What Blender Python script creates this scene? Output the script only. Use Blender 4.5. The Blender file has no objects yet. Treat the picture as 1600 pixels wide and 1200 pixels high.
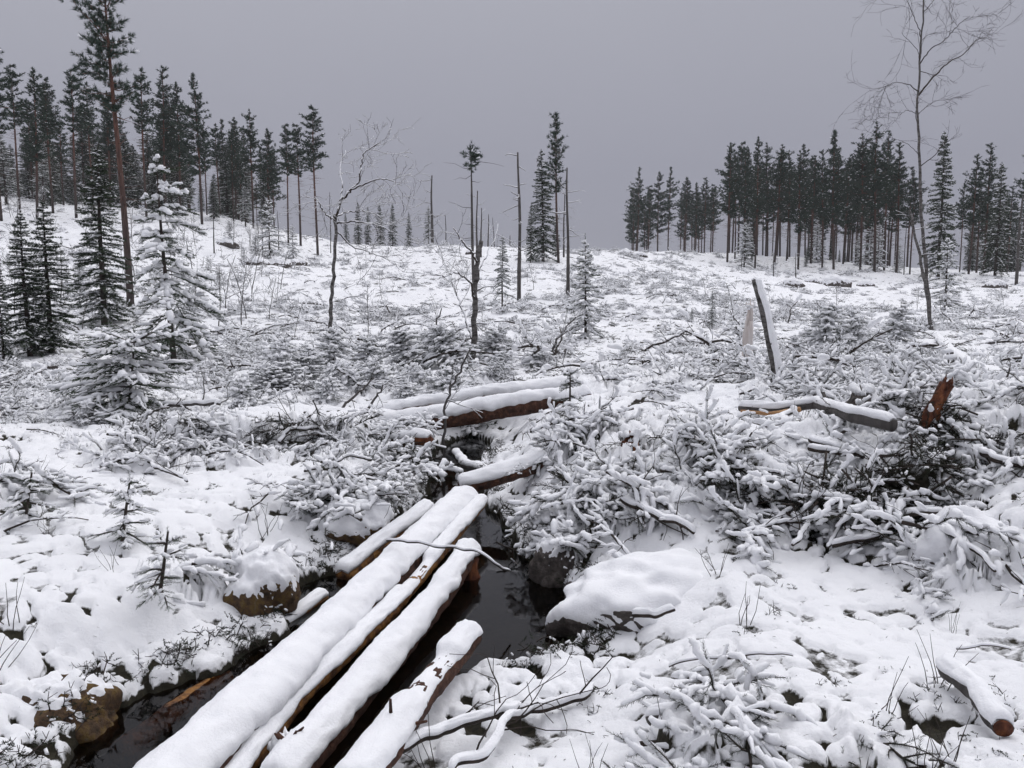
import bpy, math, random
import numpy as np
from mathutils import Vector

R = math.radians
rng = np.random.default_rng(11)
random.seed(5)
scene = bpy.context.scene
COL = scene.collection

# ------------------------------------------------------------------ camera
EYE = 1.65
PITCH = R(6.0)
FPX = 1256.0                       # focal length in photo pixels (1600 wide)
cam_data = bpy.data.cameras.new('camera')
cam_data.sensor_width = 36.0
cam_data.lens = 36.0 * FPX / 1600.0
cam_data.clip_start = 0.05
cam_data.clip_end = 5000
cam = bpy.data.objects.new('camera', cam_data)
cam.location = (0, 0, EYE)
cam.rotation_euler = (math.pi / 2 - PITCH, 0, 0)
COL.objects.link(cam)
scene.camera = cam

# ------------------------------------------------------------------ sky (even winter overcast) and soft sun
world = bpy.data.worlds.new('World')
scene.world = world
world.use_nodes = True
nt = world.node_tree
nt.nodes.clear()
w_out = nt.nodes.new('ShaderNodeOutputWorld')
w_sky = nt.nodes.new('ShaderNodeTexSky')
w_sky.sky_type = 'NISHITA'
w_sky.sun_disc = False
w_sky.sun_elevation = R(53)
w_sky.sun_rotation = R(-35)
w_sky.dust_density = 6.0
w_bg1 = nt.nodes.new('ShaderNodeBackground')
w_bg1.inputs['Strength'].default_value = 0.05
w_hsv = nt.nodes.new('ShaderNodeHueSaturation')
w_hsv.inputs['Saturation'].default_value = 0.10
nt.links.new(w_sky.outputs[0], w_hsv.inputs['Color'])
nt.links.new(w_hsv.outputs[0], w_bg1.inputs['Color'])
# cloud layer: the overcast brightens smoothly towards the zenith
w_tc = nt.nodes.new('ShaderNodeTexCoord')
w_sep = nt.nodes.new('ShaderNodeSeparateXYZ')
nt.links.new(w_tc.outputs['Generated'], w_sep.inputs[0])
w_no = nt.nodes.new('ShaderNodeTexNoise')
w_no.inputs['Scale'].default_value = 1.6
w_no.inputs['Detail'].default_value = 3.0
nt.links.new(w_tc.outputs['Generated'], w_no.inputs['Vector'])
w_ad = nt.nodes.new('ShaderNodeMath'); w_ad.operation = 'MULTIPLY_ADD'
w_ad.inputs[1].default_value = 0.10; w_ad.inputs[2].default_value = -0.05
nt.links.new(w_no.outputs[0], w_ad.inputs[0])
w_ad2 = nt.nodes.new('ShaderNodeMath'); w_ad2.operation = 'ADD'
nt.links.new(w_sep.outputs['Z'], w_ad2.inputs[0])
nt.links.new(w_ad.outputs[0], w_ad2.inputs[1])
w_rp = nt.nodes.new('ShaderNodeValToRGB')
cr = w_rp.color_ramp
cr.elements[0].position = 0.0
cr.elements[0].color = (0.300, 0.308, 0.372, 1)
cr.elements[1].position = 1.0
cr.elements[1].color = (0.95, 0.96, 1.04, 1)
e = cr.elements.new(0.16); e.color = (0.322, 0.328, 0.396, 1)
e = cr.elements.new(0.40); e.color = (0.41, 0.417, 0.48, 1)
nt.links.new(w_ad2.outputs[0], w_rp.inputs[0])
w_bg2 = nt.nodes.new('ShaderNodeBackground')
w_bg2.inputs['Strength'].default_value = 1.0
nt.links.new(w_rp.outputs[0], w_bg2.inputs['Color'])
w_mix = nt.nodes.new('ShaderNodeMixShader')
w_mix.inputs[0].default_value = 0.92
nt.links.new(w_bg1.outputs[0], w_mix.inputs[1])
nt.links.new(w_bg2.outputs[0], w_mix.inputs[2])
nt.links.new(w_mix.outputs[0], w_out.inputs['Surface'])

sun_data = bpy.data.lights.new('sun', 'SUN')
sun_data.energy = 1.5
sun_data.angle = R(65)
sun_data.color = (1.0, 0.985, 0.985)
sun = bpy.data.objects.new('sun', sun_data)
sun.rotation_euler = (R(-30), R(22), 0)
COL.objects.link(sun)

scene.view_settings.view_transform = 'Standard'
scene.view_settings.look = 'None'
scene.view_settings.exposure = 0.06
scene.view_settings.gamma = 1.0
scene.view_settings.use_curve_mapping = False
cy = scene.cycles
cy.max_bounces = 6
cy.diffuse_bounces = 2
cy.use_adaptive_sampling = True
cy.adaptive_threshold = 0.035
cy.glossy_bounces = 3
cy.transmission_bounces = 3
cy.volume_bounces = 0
cy.transparent_max_bounces = 8

# ------------------------------------------------------------------ noise
def _hash(ix, iy, seed):
    h = (ix.astype(np.int64) * 374761393 + iy.astype(np.int64) * 668265263 + seed * 974634777) & 0xffffffff
    h = ((h ^ (h >> 13)) * 1274126177) & 0xffffffff
    h = (h ^ (h >> 16)) & 0xffffffff
    return h / 4294967295.0

def vnoise(x, y, seed=0):
    x = np.asarray(x, float); y = np.asarray(y, float)
    ix = np.floor(x); iy = np.floor(y)
    fx = x - ix; fy = y - iy
    fx = fx * fx * fx * (fx * (fx * 6 - 15) + 10); fy = fy * fy * fy * (fy * (fy * 6 - 15) + 10)
    a = _hash(ix, iy, seed); b = _hash(ix + 1, iy, seed); c = _hash(ix, iy + 1, seed); d = _hash(ix + 1, iy + 1, seed)
    return (a + (b - a) * fx) * (1 - fy) + (c + (d - c) * fx) * fy

def fbm(x, y, seed=0, octv=4, gain=0.5):
    s = 0; a = 1; t = 0
    for o in range(octv):
        s = s + a * vnoise(x * 2 ** o + 17.3 * o, y * 2 ** o - 9.1 * o, seed + o)
        t += a; a *= gain
    return s / t

def worley(x, y, seed=0):
    ix = np.floor(x); iy = np.floor(y)
    d = np.full(np.shape(x), 9.0)
    for dx in (-1, 0, 1):
        for dy in (-1, 0, 1):
            px = ix + dx + _hash(ix + dx, iy + dy, seed); py = iy + dy + _hash(ix + dx, iy + dy, seed + 77)
            d = np.minimum(d, (px - x) ** 2 + (py - y) ** 2)
    return np.sqrt(d)

def sstep(a, b, x):
    t = np.clip((x - a) / (b - a), 0, 1)
    return t * t * (3 - 2 * t)

# ------------------------------------------------------------------ picture rays -> places in the world
FWD = np.array([0, math.cos(PITCH), -math.sin(PITCH)])
UPV = np.array([0, math.sin(PITCH), math.cos(PITCH)])
def ray(px, py):
    return np.array([1.0, 0, 0]) * ((px - 800) / FPX) + UPV * ((600 - py) / FPX) + FWD
def at_y(px, py, Y):
    d = ray(px, py); return np.array([0, 0, EYE]) + d * (Y / d[1])
def at_z(px, py, z):
    d = ray(px, py); return np.array([0, 0, EYE]) + d * ((z - EYE) / d[2])

# ------------------------------------------------------------------ terrain
CTRL_Z = [  # pixel x, pixel y, ground height
    (0, 1230, -.15), (250, 1230, -.25), (-300, 1150, 0), (800, 1230, -.12), (1200, 1230, -.02), (1600, 1230, .02), (1900, 1150, .05),
    (0, 1000, .02), (250, 960, -.02), (0, 880, .10), (400, 850, -.02), (250, 800, .06), (0, 760, .15), (600, 760, -.02), (450, 700, .10),
    (760, 900, -.2), (1000, 1060, -.15), (900, 1008, -.28), (760, 1025, -.28), (660, 1090, -.22), (600, 1180, -.2), (1300, 960, -.02), (1600, 960, .05), (1100, 880, .03), (1000, 800, .10),
    (900, 720, .16), (780, 700, .10), (1450, 870, .03), (1250, 870, .0), (1150, 760, .16), (1600, 800, .35)]
CTRL_D = [  # pixel x, pixel y, distance
    (-250, 640, 10), (0, 650, 10), (200, 660, 10), (400, 650, 10.5), (600, 640, 11), (800, 640, 10.6), (950, 625, 10.4), (1150, 640, 8.6),
    (1300, 625, 8.6), (1500, 640, 7.4), (1700, 640, 7.0), (1300, 560, 14), (1600, 560, 13), (1100, 560, 15), (900, 560, 16.5), (700, 560, 16.5),
    (400, 570, 17), (200, 575, 17), (0, 560, 18), (-250, 560, 18), (400, 510, 26), (100, 500, 27), (-200, 470, 27), (100, 435, 38), (-100, 400, 42),
    (50, 335, 65), (-150, 320, 65), (200, 335, 68), (330, 335, 76), (430, 400, 60), (500, 405, 68), (600, 450, 42), (600, 387, 86), (750, 387, 86),
    (950, 392, 90), (800, 480, 36), (950, 470, 36), (1100, 470, 36), (1100, 396, 104), (1200, 424, 82), (1300, 445, 64), (1250, 500, 34), (1500, 440, 72),
    (1650, 442, 72), (1650, 510, 30), (1480, 500, 30), (1300, 408, 100), (1500, 425, 100), (1750, 425, 100), (1400, 440, 70)]
pts = [at_z(*c) for c in CTRL_Z] + [at_y(*c) for c in CTRL_D]
def polar_pt(azd, r, z): return np.array([r * math.sin(R(azd)), r * math.cos(R(azd)), z])
pts += [polar_pt(a, 150, z) for a, z in ((-45, 16), (-30, 15), (-18, 10), (-8, 5.5), (2, 5.5), (12, 7.5), (24, 6), (38, 5))]
pts += [polar_pt(a, 600, z) for a, z in ((-45, 14), (-30, 14), (-15, 4), (0, 0), (15, 2), (30, 2), (45, 2))]
pts += [polar_pt(a, 1.0, 0.0) for a in (-50, -20, 10, 40)]
pts += [polar_pt(a, 3.0, 0.05) for a in (-60, 60)] + [polar_pt(a, 12.0, .4) for a in (-60, 60)] + [polar_pt(60, 40, 1.5), polar_pt(-60, 40, 3.5), polar_pt(60, 120, 5), polar_pt(-60, 120, 14)]
pts = np.array(pts)
def uv_of(x, y):
    r = np.sqrt(x * x + y * y) + 1e-6
    return np.arctan2(x, y) * 2.2, np.log(r)
CU, CV = uv_of(pts[:, 0], pts[:, 1])
def _k(d2): return 0.5 * d2 * np.log(d2 + 1e-9)
n = len(pts)
A = np.zeros((n + 3, n + 3))
A[:n, :n] = _k((CU[:, None] - CU) ** 2 + (CV[:, None] - CV) ** 2) + np.eye(n) * 0.004
A[:n, n] = 1; A[:n, n + 1] = CU; A[:n, n + 2] = CV; A[n:, :n] = A[:n, n:].T
W = np.linalg.solve(A, np.concatenate([pts[:, 2], [0, 0, 0]]))

MOUNDS = [(2.45, 6.35, 1.0, 1.05, .34), (3.9, 6.9, .9, 1.3, .20), (.55, 7.3, .75, .8, .14), (-3.0, 9.2, 1.5, .9, .20)]
def h_macro(x, y):
    x = np.atleast_1d(np.asarray(x, float)); y = np.atleast_1d(np.asarray(y, float))
    u, v = uv_of(x, y)
    uc = np.clip(u, -2.4, 2.4); v = np.maximum(v, -0.3)
    z = np.empty_like(x)
    for s in range(0, len(x), 50000):
        a = uc[s:s + 50000]; b = v[s:s + 50000]
        z[s:s + 50000] = _k((a[:, None] - CU) ** 2 + (b[:, None] - CV) ** 2) @ W[:n] + W[n] + W[n + 1] * a + W[n + 2] * b
    z = z * (1 - sstep(2.4, 4.6, np.abs(u))) 
    r = np.sqrt(x * x + y * y)
    for mx_, my_, ax_, ay_, hh_ in MOUNDS:
        q = np.sqrt(((x - mx_) / ax_) ** 2 + ((y - my_) / ay_) ** 2) + .30 * (fbm(x * 2.1, y * 2.1, 8, 3) - .5)
        z = z + hh_ * (1 - sstep(.82, 1.04, q)) * (.75 + .25 * np.clip(1 - q, 0, 1))
    z = z + (fbm(x / 7, y / 7, 3, 3) - .5) * 0.9 * sstep(14, 45, r) + (fbm(x / 1.6, y / 1.6, 5, 3) - .5) * (.16 + .2 * sstep(12, 40, r))
    return z

WATER_Z = -0.36
STREAM_PX = [(-60, 1330), (30, 1230), (80, 1180), (165, 1112), (215, 1088), (300, 1056), (350, 1046), (395, 1018), (440, 985), (462, 945), (448, 922), (480, 905), (535, 890),
             (562, 868), (600, 838), (648, 800), (676, 772), (652, 740), (672, 712), (705, 690), (738, 678), (768, 690), (752, 722), (738, 750), (762, 785),
             (800, 850), (840, 895), (893, 925), (912, 955), (890, 982), (820, 998), (750, 1004), (705, 1030), (655, 1052), (600, 1110), (560, 1190), (520, 1330)]
STREAM = np.array([at_z(a, b, -.22 if (k > 28 or k < 3) else -.33)[:2] for k, (a, b) in enumerate(STREAM_PX)])
def poly_sd(x, y, P):
    d = np.full(x.shape, 1e9); inside = np.zeros(x.shape, bool)
    for i in range(len(P)):
        a = P[i]; b = P[(i + 1) % len(P)]
        ex, ey = b - a
        t = np.clip(((x - a[0]) * ex + (y - a[1]) * ey) / (ex * ex + ey * ey), 0, 1)
        d = np.minimum(d, (x - a[0] - t * ex) ** 2 + (y - a[1] - t * ey) ** 2)
        c = ((a[1] > y) != (b[1] > y)) & (x < (b[0] - a[0]) * (y - a[1]) / (b[1] - a[1] + 1e-12) + a[0])
        inside ^= c
    d = np.sqrt(d)
    return np.where(inside, -d, d)

# brush zones: pixel x, pixel y, half width px, half height px, pile height m, density
BRUSH_PX = [
    (1380, 720, 250, 60, .27, 1.0), (1300, 800, 150, 42, .44, 1.0), (1560, 710, 120, 60, .36, 1.0), (1430, 825, 90, 34, .52, 1.0), (1400, 640, 120, 18, .36, 1.0),
    (1020, 760, 170, 50, .24, .95), (850, 800, 90, 55, .26, .95), (920, 870, 60, 40, .20, .8), (1000, 690, 160, 40, .18, .6),
    (1380, 610, 200, 30, .35, .9), (1180, 585, 120, 30, .32, .9), (1000, 600, 120, 25, .25, .7),
    (300, 700, 150, 40, .33, 1.0), (480, 690, 100, 34, .36, 1.0), (620, 700, 70, 40, .30, .9), (820, 830, 50, 30, .40, 1.0), (380, 620, 140, 25, .25, .8), (650, 610, 130, 22, .22, .9),
    (560, 770, 110, 28, .12, .7), (305, 890, 50, 24, .12, .6), (1100, 1165, 75, 32, .12, .9), (1330, 1165, 30, 14, .1, .4),
    (700, 700, 40, 50, .2, .9), (170, 640, 60, 30, .2, .7), (30, 780, 50, 22, .12, .6), (1530, 890, 90, 40, .15, .6), (600, 1120, 40, 60, .1, .7)]
def brush(x, y):
    D = np.zeros(np.shape(x)); P = np.zeros(np.shape(x))
    for cx, cyy, ax, ay, hp, dn in BR:
        q = ((x - cx) / ax) ** 2 + ((y - cyy) / ay) ** 2
        k = 1 - sstep(.35, 1.35, q)
        D = np.maximum(D, k * dn); P = np.maximum(P, k * hp)
    return D, P

def h_full(x, y, fine=True):
    """height, bare-ground factor (0 snow .. 1 bare)"""
    x = np.atleast_1d(np.asarray(x, float)); y = np.atleast_1d(np.asarray(y, float))
    z = h_macro(x, y)
    bare = np.zeros_like(z)
    r = np.sqrt(x * x + y * y)
    near = r < 26
    D, P = brush(x, y)
    rough = .12 + .80 * sstep(.42, .64, fbm(x / 1.3, y / 1.3, 21, 3))
    rough = np.maximum(rough, sstep(.1, .6, D))
    if fine and near.any():
        xn = x[near]; yn = y[near]; rn = rough[near]; dn_ = sstep(.15, .75, D[near])
        wx = xn + .10 * (fbm(xn * 4, yn * 4, 31, 2) - .5); wy = yn + .10 * (fbm(xn * 4 + 9, yn * 4, 33, 2) - .5)
        w1 = worley(wx / .30, wy / .30, 41); w2 = worley(wx / .11, wy / .11, 43); w3 = worley(wx / .05, wy / .05, 44)
        lump = .060 * (1 - w1 ** 2) + .034 * (1 - w2 ** 2) * (.55 + .8 * rn)
        lump = lump + .013 * (1 - w3 ** 2) * sstep(15, 5, r[near]) * (.25 + .9 * rn)
        # buried boughs: crossing ridges under the snow
        rd = np.zeros_like(xn)
        for k in range(5):
            a_ = k * .63 + .3; u_ = xn * math.cos(a_) + yn * math.sin(a_); v_ = -xn * math.sin(a_) + yn * math.cos(a_)
            u_ = u_ + .25 * (fbm(u_ * .8, v_ * .8, 201 + k, 2) - .5); v_ = v_ + .3 * (fbm(u_ * 1.2, v_ * 1.2, 211 + k, 2) - .5)
            q_ = 1 - np.abs(2 * vnoise(u_ / .62, v_ / .15, 221 + k) - 1)
            rd = np.maximum(rd, sstep(.74, 1.0, q_) * (.6 + .4 * vnoise(u_ * 9, v_ * 9, 231 + k)))
        lump = lump * (1 - .2 * dn_) + .11 * rd * dn_
        rp = .50 + .50 * rn
        pit = sstep(.70, .86, w2 + .30 * w1 + .45 * (fbm(xn * 1.9, yn * 1.9, 49, 3) - .52)) * rp
        pit = np.maximum(pit, sstep(.80, .97, w1 + .25 * vnoise(xn * 11, yn * 11, 45)) * (.45 + .55 * rn))
        pit = pit * (1 - .9 * dn_ * sstep(.1, .4, rd))
        holes = dn_ * sstep(.30, .05, rd) * sstep(.46, .62, fbm(xn * 2.2, yn * 2.2, 47, 3))
        pit = np.maximum(pit, holes)
        z[near] += (lump - .06) * (.60 + .60 * rn) - .035 * pit - .09 * holes
        bare[near] = pit
    z = z - np.maximum(P - .24, 0) * 1.6
    if near.any():
        bare = np.maximum(bare, np.where(near, sstep(.30, .42, P + .10 * (fbm(x * 2, y * 2, 51, 2) - .5)), 0))
    s = (r < 16) & (y > 0)
    if s.any():
        sd = poly_sd(x[s], y[s], STREAM) + .22 * (fbm(x[s] * 3, y[s] * 3, 61, 4) - .5)
        t = sstep(-.07, .08, sd)
        bed = WATER_Z - .30 + .08 * fbm(x[s] * 4, y[s] * 4, 65, 2)
        low = WATER_Z + .06
        zm = h_macro(x[s], y[s])
        zz = z[s] - (zm - low) * np.where(zm > low, sstep(1.0, .0, sd), 0) * .95
        z[s] = bed + (np.maximum(zz, WATER_Z + .03) - bed) * t
        bare[s] = np.maximum(bare[s], np.maximum(sstep(.03, -.01, sd), sstep(WATER_Z + .045, WATER_Z + .015, z[s])))
    return z, bare
def H(x, y):
    return float(h_full(np.array([x]), np.array([y]), False)[0][0])
def hit(px, py, dz=0.0, tmax=200):
    """where the picture ray meets the visible surface (ground plus brush)"""
    d = ray(px, py)
    t = np.exp(np.linspace(math.log(1.5), math.log(tmax), 900))
    P = np.array([0, 0, EYE])[None] + d[None] * t[:, None]
    g = h_macro(P[:, 0], P[:, 1]) + dz
    k = np.argmax(P[:, 2] < g)
    if k == 0: k = len(t) - 1
    return P[k].copy()

BR = []
for px, py, wx, wy, hp, dn in BRUSH_PX:
    c0 = hit(px, py); c1 = at_y(px + wx, py, c0[1]); c2 = hit(px, py - wy); c3 = hit(px, py + wy)
    BR.append((c0[0], (c2[1] + c3[1]) / 2, abs(c1[0] - c0[0]), min(max(abs(c2[1] - c3[1]) / 2, .22), 2.2), hp, dn))

# ------------------------------------------------------------------ materials
def new_mat(name):
    m = bpy.data.materials.new(name); m.use_nodes = True
    t = m.node_tree
    b = t.nodes['Principled BSDF']
    return m, t, b
def N(t, kind, **kw):
    nd = t.nodes.new(kind)
    for k, v in kw.items(): setattr(nd, k, v)
    return nd
def noise_node(t, scale, detail=4, rough=.55, coord='Object', stretch=None):
    tc = N(t, 'ShaderNodeTexCoord')
    src = tc.outputs[coord]
    if stretch:
        mp = N(t, 'ShaderNodeMapping'); mp.inputs['Scale'].default_value = stretch
        t.links.new(src, mp.inputs[0]); src = mp.outputs[0]
    nz = N(t, 'ShaderNodeTexNoise')
    nz.inputs['Scale'].default_value = scale; nz.inputs['Detail'].default_value = detail; nz.inputs['Roughness'].default_value = rough
    t.links.new(src, nz.inputs['Vector'])
    return nz
def ramp(t, src, stops):
    rp = N(t, 'ShaderNodeValToRGB')
    rp.color_ramp.elements[0].position = stops[0][0]; rp.color_ramp.elements[0].color = (*stops[0][1], 1)
    rp.color_ramp.elements[1].position = stops[-1][0]; rp.color_ramp.elements[1].color = (*stops[-1][1], 1)
    for p, c in stops[1:-1]:
        q = rp.color_ramp.elements.new(p); q.color = (*c, 1)
    t.links.new(src, rp.inputs[0])
    return rp
def bump(t, b, src, strength, dist):
    bp = N(t, 'ShaderNodeBump'); bp.inputs['Strength'].default_value = strength; bp.inputs['Distance'].default_value = dist
    t.links.new(src, bp.inputs['Height']); t.links.new(bp.outputs[0], b.inputs['Normal'])
    return bp
def mix_rgb(t, fac, a, b):
    mx = N(t, 'ShaderNodeMix', data_type='RGBA')
    if hasattr(fac, 'links'): t.links.new(fac, mx.inputs[0])
    else: mx.inputs[0].default_value = fac
    for s, i in ((a, 6), (b, 7)):
        if hasattr(s, 'links'): t.links.new(s, mx.inputs[i])
        else: mx.inputs[i].default_value = (*s, 1)
    return mx.outputs[2]
M = {}
SNOW_A = (.85, .855, .88); SNOW_B = (.92, .923, .94)
m, t, b = new_mat('snow')
nz = noise_node(t, 9, 5)
t.links.new(ramp(t, nz.outputs[0], [(.3, SNOW_A), (.7, SNOW_B)]).outputs[0], b.inputs['Base Color'])
b.inputs['Roughness'].default_value = .75; b.inputs['Specular IOR Level'].default_value = .2
bump(t, b, noise_node(t, 70, 4, .7).outputs[0], .5, .012)
M['snow'] = m

def simple(name, stops, scale, rough=.85, stretch=None, bmp=None, detail=5):
    m, t, b = new_mat(name)
    nz = noise_node(t, scale, detail, .6, 'Object', stretch)
    t.links.new(ramp(t, nz.outputs[0], stops).outputs[0], b.inputs['Base Color'])
    b.inputs['Roughness'].default_value = rough
    b.inputs['Specular IOR Level'].default_value = .25
    if bmp: bump(t, b, noise_node(t, bmp[0], 5, .65, 'Object', stretch).outputs[0], bmp[1], bmp[2])
    M[name] = m
    return m, t, b
simple('spruce_needles', [(.3, (.020, .032, .018)), (.55, (.038, .058, .030)), (.8, (.066, .084, .040))], 3.0, .7)
simple('pine_needles', [(.3, (.022, .038, .027)), (.6, (.040, .064, .046)), (.85, (.068, .092, .064))], 1.2, .7)
simple('brush_needles', [(.3, (.012, .015, .009)), (.6, (.028, .034, .018)), (.85, (.055, .045, .024))], 2.0, .8)
simple('spruce_bark', [(.3, (.030, .024, .021)), (.7, (.075, .060, .052))], 14, .9, (1, 1, .4), (30, .6, .01))
simple('twig_bark', [(.3, (.022, .018, .016)), (.7, (.060, .046, .038))], 20, .9)
simple('birch_bark', [(.34, (.025, .022, .021)), (.48, (.09, .083, .078)), (.75, (.22, .21, .205))], 7, .8, (1, 1, 3.0), (20, .4, .006))
simple('dead_bark', [(.3, (.045, .040, .038)), (.7, (.12, .11, .105))], 10, .9, (1, 1, .3), (26, .6, .01))
simple('log_bark', [(.28, (.022, .014, .011)), (.5, (.075, .034, .022)), (.72, (.16, .075, .045))], 16, .8, None, (45, 1.0, .02), 8)
simple('wet_orange_bark', [(.3, (.025, .013, .008)), (.46, (.12, .05, .018)), (.58, (.30, .14, .035)), (.75, (.10, .05, .028))], 14, .5, None, (45, 1.0, .015), 8)
simple('split_wood', [(.3, (.22, .10, .045)), (.6, (.42, .25, .12)), (.8, (.50, .34, .19))], 6, .8, (1, 1, .2), (40, .6, .006))
simple('red_wood', [(.32, (.022, .010, .008)), (.48, (.10, .034, .018)), (.6, (.21, .075, .032)), (.8, (.30, .14, .065))], 16, .85, (1, 1, .35), (40, 1.0, .02), 8)
simple('pale_wood', [(.3, (.55, .47, .43)), (.7, (.76, .72, .70))], 9, .8, (1, 1, .15))
simple('granite', [(.3, (.035, .030, .027)), (.55, (.10, .085, .077)), (.8, (.20, .18, .165))], 20, .8, None, (60, 1.0, .018), 9)
simple('mossy_stone', [(.3, (.03, .022, .014)), (.48, (.10, .06, .034)), (.6, (.15, .095, .032)), (.78, (.13, .11, .09))], 17, .8, None, (60, 1.0, .02), 9)
simple('earth', [(.3, (.010, .008, .006)), (.7, (.035, .026, .018))], 12, .9, None, (30, .8, .02))
# pine bark: grey-brown foot turning rust-red upwards
m, t, b = new_mat('pine_bark')
tc = N(t, 'ShaderNodeTexCoord'); sp = N(t, 'ShaderNodeSeparateXYZ'); t.links.new(tc.outputs['Object'], sp.inputs[0])
mr = N(t, 'ShaderNodeMapRange'); mr.inputs[1].default_value = 1.5; mr.inputs[2].default_value = 8.0; t.links.new(sp.outputs['Z'], mr.inputs[0])
nz = noise_node(t, 9, 5, .6, 'Object', (1, 1, .35))
lo = ramp(t, nz.outputs[0], [(.3, (.026, .020, .018)), (.7, (.075, .056, .050))])
hi = ramp(t, nz.outputs[0], [(.3, (.050, .024, .018)), (.7, (.16, .066, .043))])
t.links.new(mix_rgb(t, mr.outputs[0], lo.outputs[0], hi.outputs[0]), b.inputs['Base Color'])
b.inputs['Roughness'].default_value = .9
M['pine_bark'] = m
# ground: snow with bare needle litter and heather showing where the cover is broken
m, t, b = new_mat('ground_snow')
at = N(t, 'ShaderNodeAttribute', attribute_name='bare')
n1 = noise_node(t, 14, 5, .65); n2 = noise_node(t, 1.1, 4)
nf = noise_node(t, 2.3, 6, .62)                           # coarse flecks of heather and twigs
sub = N(t, 'ShaderNodeMath', operation='MULTIPLY_ADD'); sub.inputs[1].default_value = .8; sub.inputs[2].default_value = -.4
t.links.new(n1.outputs[0], sub.inputs[0])
ad = N(t, 'ShaderNodeMath', operation='ADD'); t.links.new(at.outputs['Fac'], ad.inputs[0]); t.links.new(sub.outputs[0], ad.inputs[1])
mr = N(t, 'ShaderNodeMapRange'); mr.inputs[1].default_value = .42; mr.inputs[2].default_value = .62; t.links.new(ad.outputs[0], mr.inputs[0])
fl = N(t, 'ShaderNodeAttribute', attribute_name='fleck')
sub2 = N(t, 'ShaderNodeMath', operation='MULTIPLY_ADD'); sub2.inputs[1].default_value = .20; t.links.new(fl.outputs['Fac'], sub2.inputs[0]); t.links.new(nf.outputs[0], sub2.inputs[2])
mr2 = N(t, 'ShaderNodeMapRange'); mr2.inputs[1].default_value = .73; mr2.inputs[2].default_value = .79; mr2.inputs[4].default_value = .85; t.links.new(sub2.outputs[0], mr2.inputs[0])
mxx = N(t, 'ShaderNodeMath', operation='MAXIMUM'); t.links.new(mr.outputs[0], mxx.inputs[0]); t.links.new(mr2.outputs[0], mxx.inputs[1])
gm = N(t, 'ShaderNodeNewGeometry'); gs = N(t, 'ShaderNodeSeparateXYZ'); t.links.new(gm.outputs['Normal'], gs.inputs[0])
sub3 = N(t, 'ShaderNodeMath', operation='MULTIPLY_ADD'); sub3.inputs[1].default_value = -.45; t.links.new(n1.outputs[0], sub3.inputs[0]); t.links.new(gs.outputs['Z'], sub3.inputs[2])
mr3 = N(t, 'ShaderNodeMapRange'); mr3.inputs[1].default_value = .28; mr3.inputs[2].default_value = .12; t.links.new(sub3.outputs[0], mr3.inputs[0])
mx3 = N(t, 'ShaderNodeMath', operation='MAXIMUM'); t.links.new(mxx.outputs[0], mx3.inputs[0]); t.links.new(mr3.outputs[0], mx3.inputs[1]); mxx = mx3
snowc = ramp(t, n2.outputs[0], [(.3, SNOW_A), (.7, SNOW_B)])
earth = ramp(t, noise_node(t, 25, 5, .7).outputs[0], [(.3, (.010, .009, .006)), (.6, (.032, .028, .017)), (.8, (.06, .045, .028))])
t.links.new(mix_rgb(t, mxx.outputs[0], snowc.outputs[0], earth.outputs[0]), b.inputs['Base Color'])
b.inputs['Roughness'].default_value = .78; b.inputs['Specular IOR Level'].default_value = .2
bump(t, b, noise_node(t, 45, 6, .72).outputs[0], .55, .02)
M['ground'] = m
# peat water: dark, clear near the edges, mirror-like
m, t, b = new_mat('peat_water')
t.nodes.remove(b)
out = t.nodes['Material Output']
tr = N(t, 'ShaderNodeBsdfTransparent'); tr.inputs[0].default_value = (.34, .24, .13, 1)
gl = N(t, 'ShaderNodeBsdfGlossy'); gl.inputs['Roughness'].default_value = .04; gl.inputs['Color'].default_value = (1, 1, 1, 1)
fr = N(t, 'ShaderNodeFresnel'); fr.inputs[0].default_value = 1.33
wb = N(t, 'ShaderNodeBump'); wb.inputs['Strength'].default_value = .06; wb.inputs['Distance'].default_value = .02
t.links.new(noise_node(t, 6, 3).outputs[0], wb.inputs['Height']); t.links.new(wb.outputs[0], gl.inputs['Normal']); t.links.new(wb.outputs[0], fr.inputs['Normal'])
mx = N(t, 'ShaderNodeMixShader'); t.links.new(fr.outputs[0], mx.inputs[0]); t.links.new(tr.outputs[0], mx.inputs[1]); t.links.new(gl.outputs[0], mx.inputs[2])
t.links.new(mx.outputs[0], out.inputs['Surface'])
M['water'] = m

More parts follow.
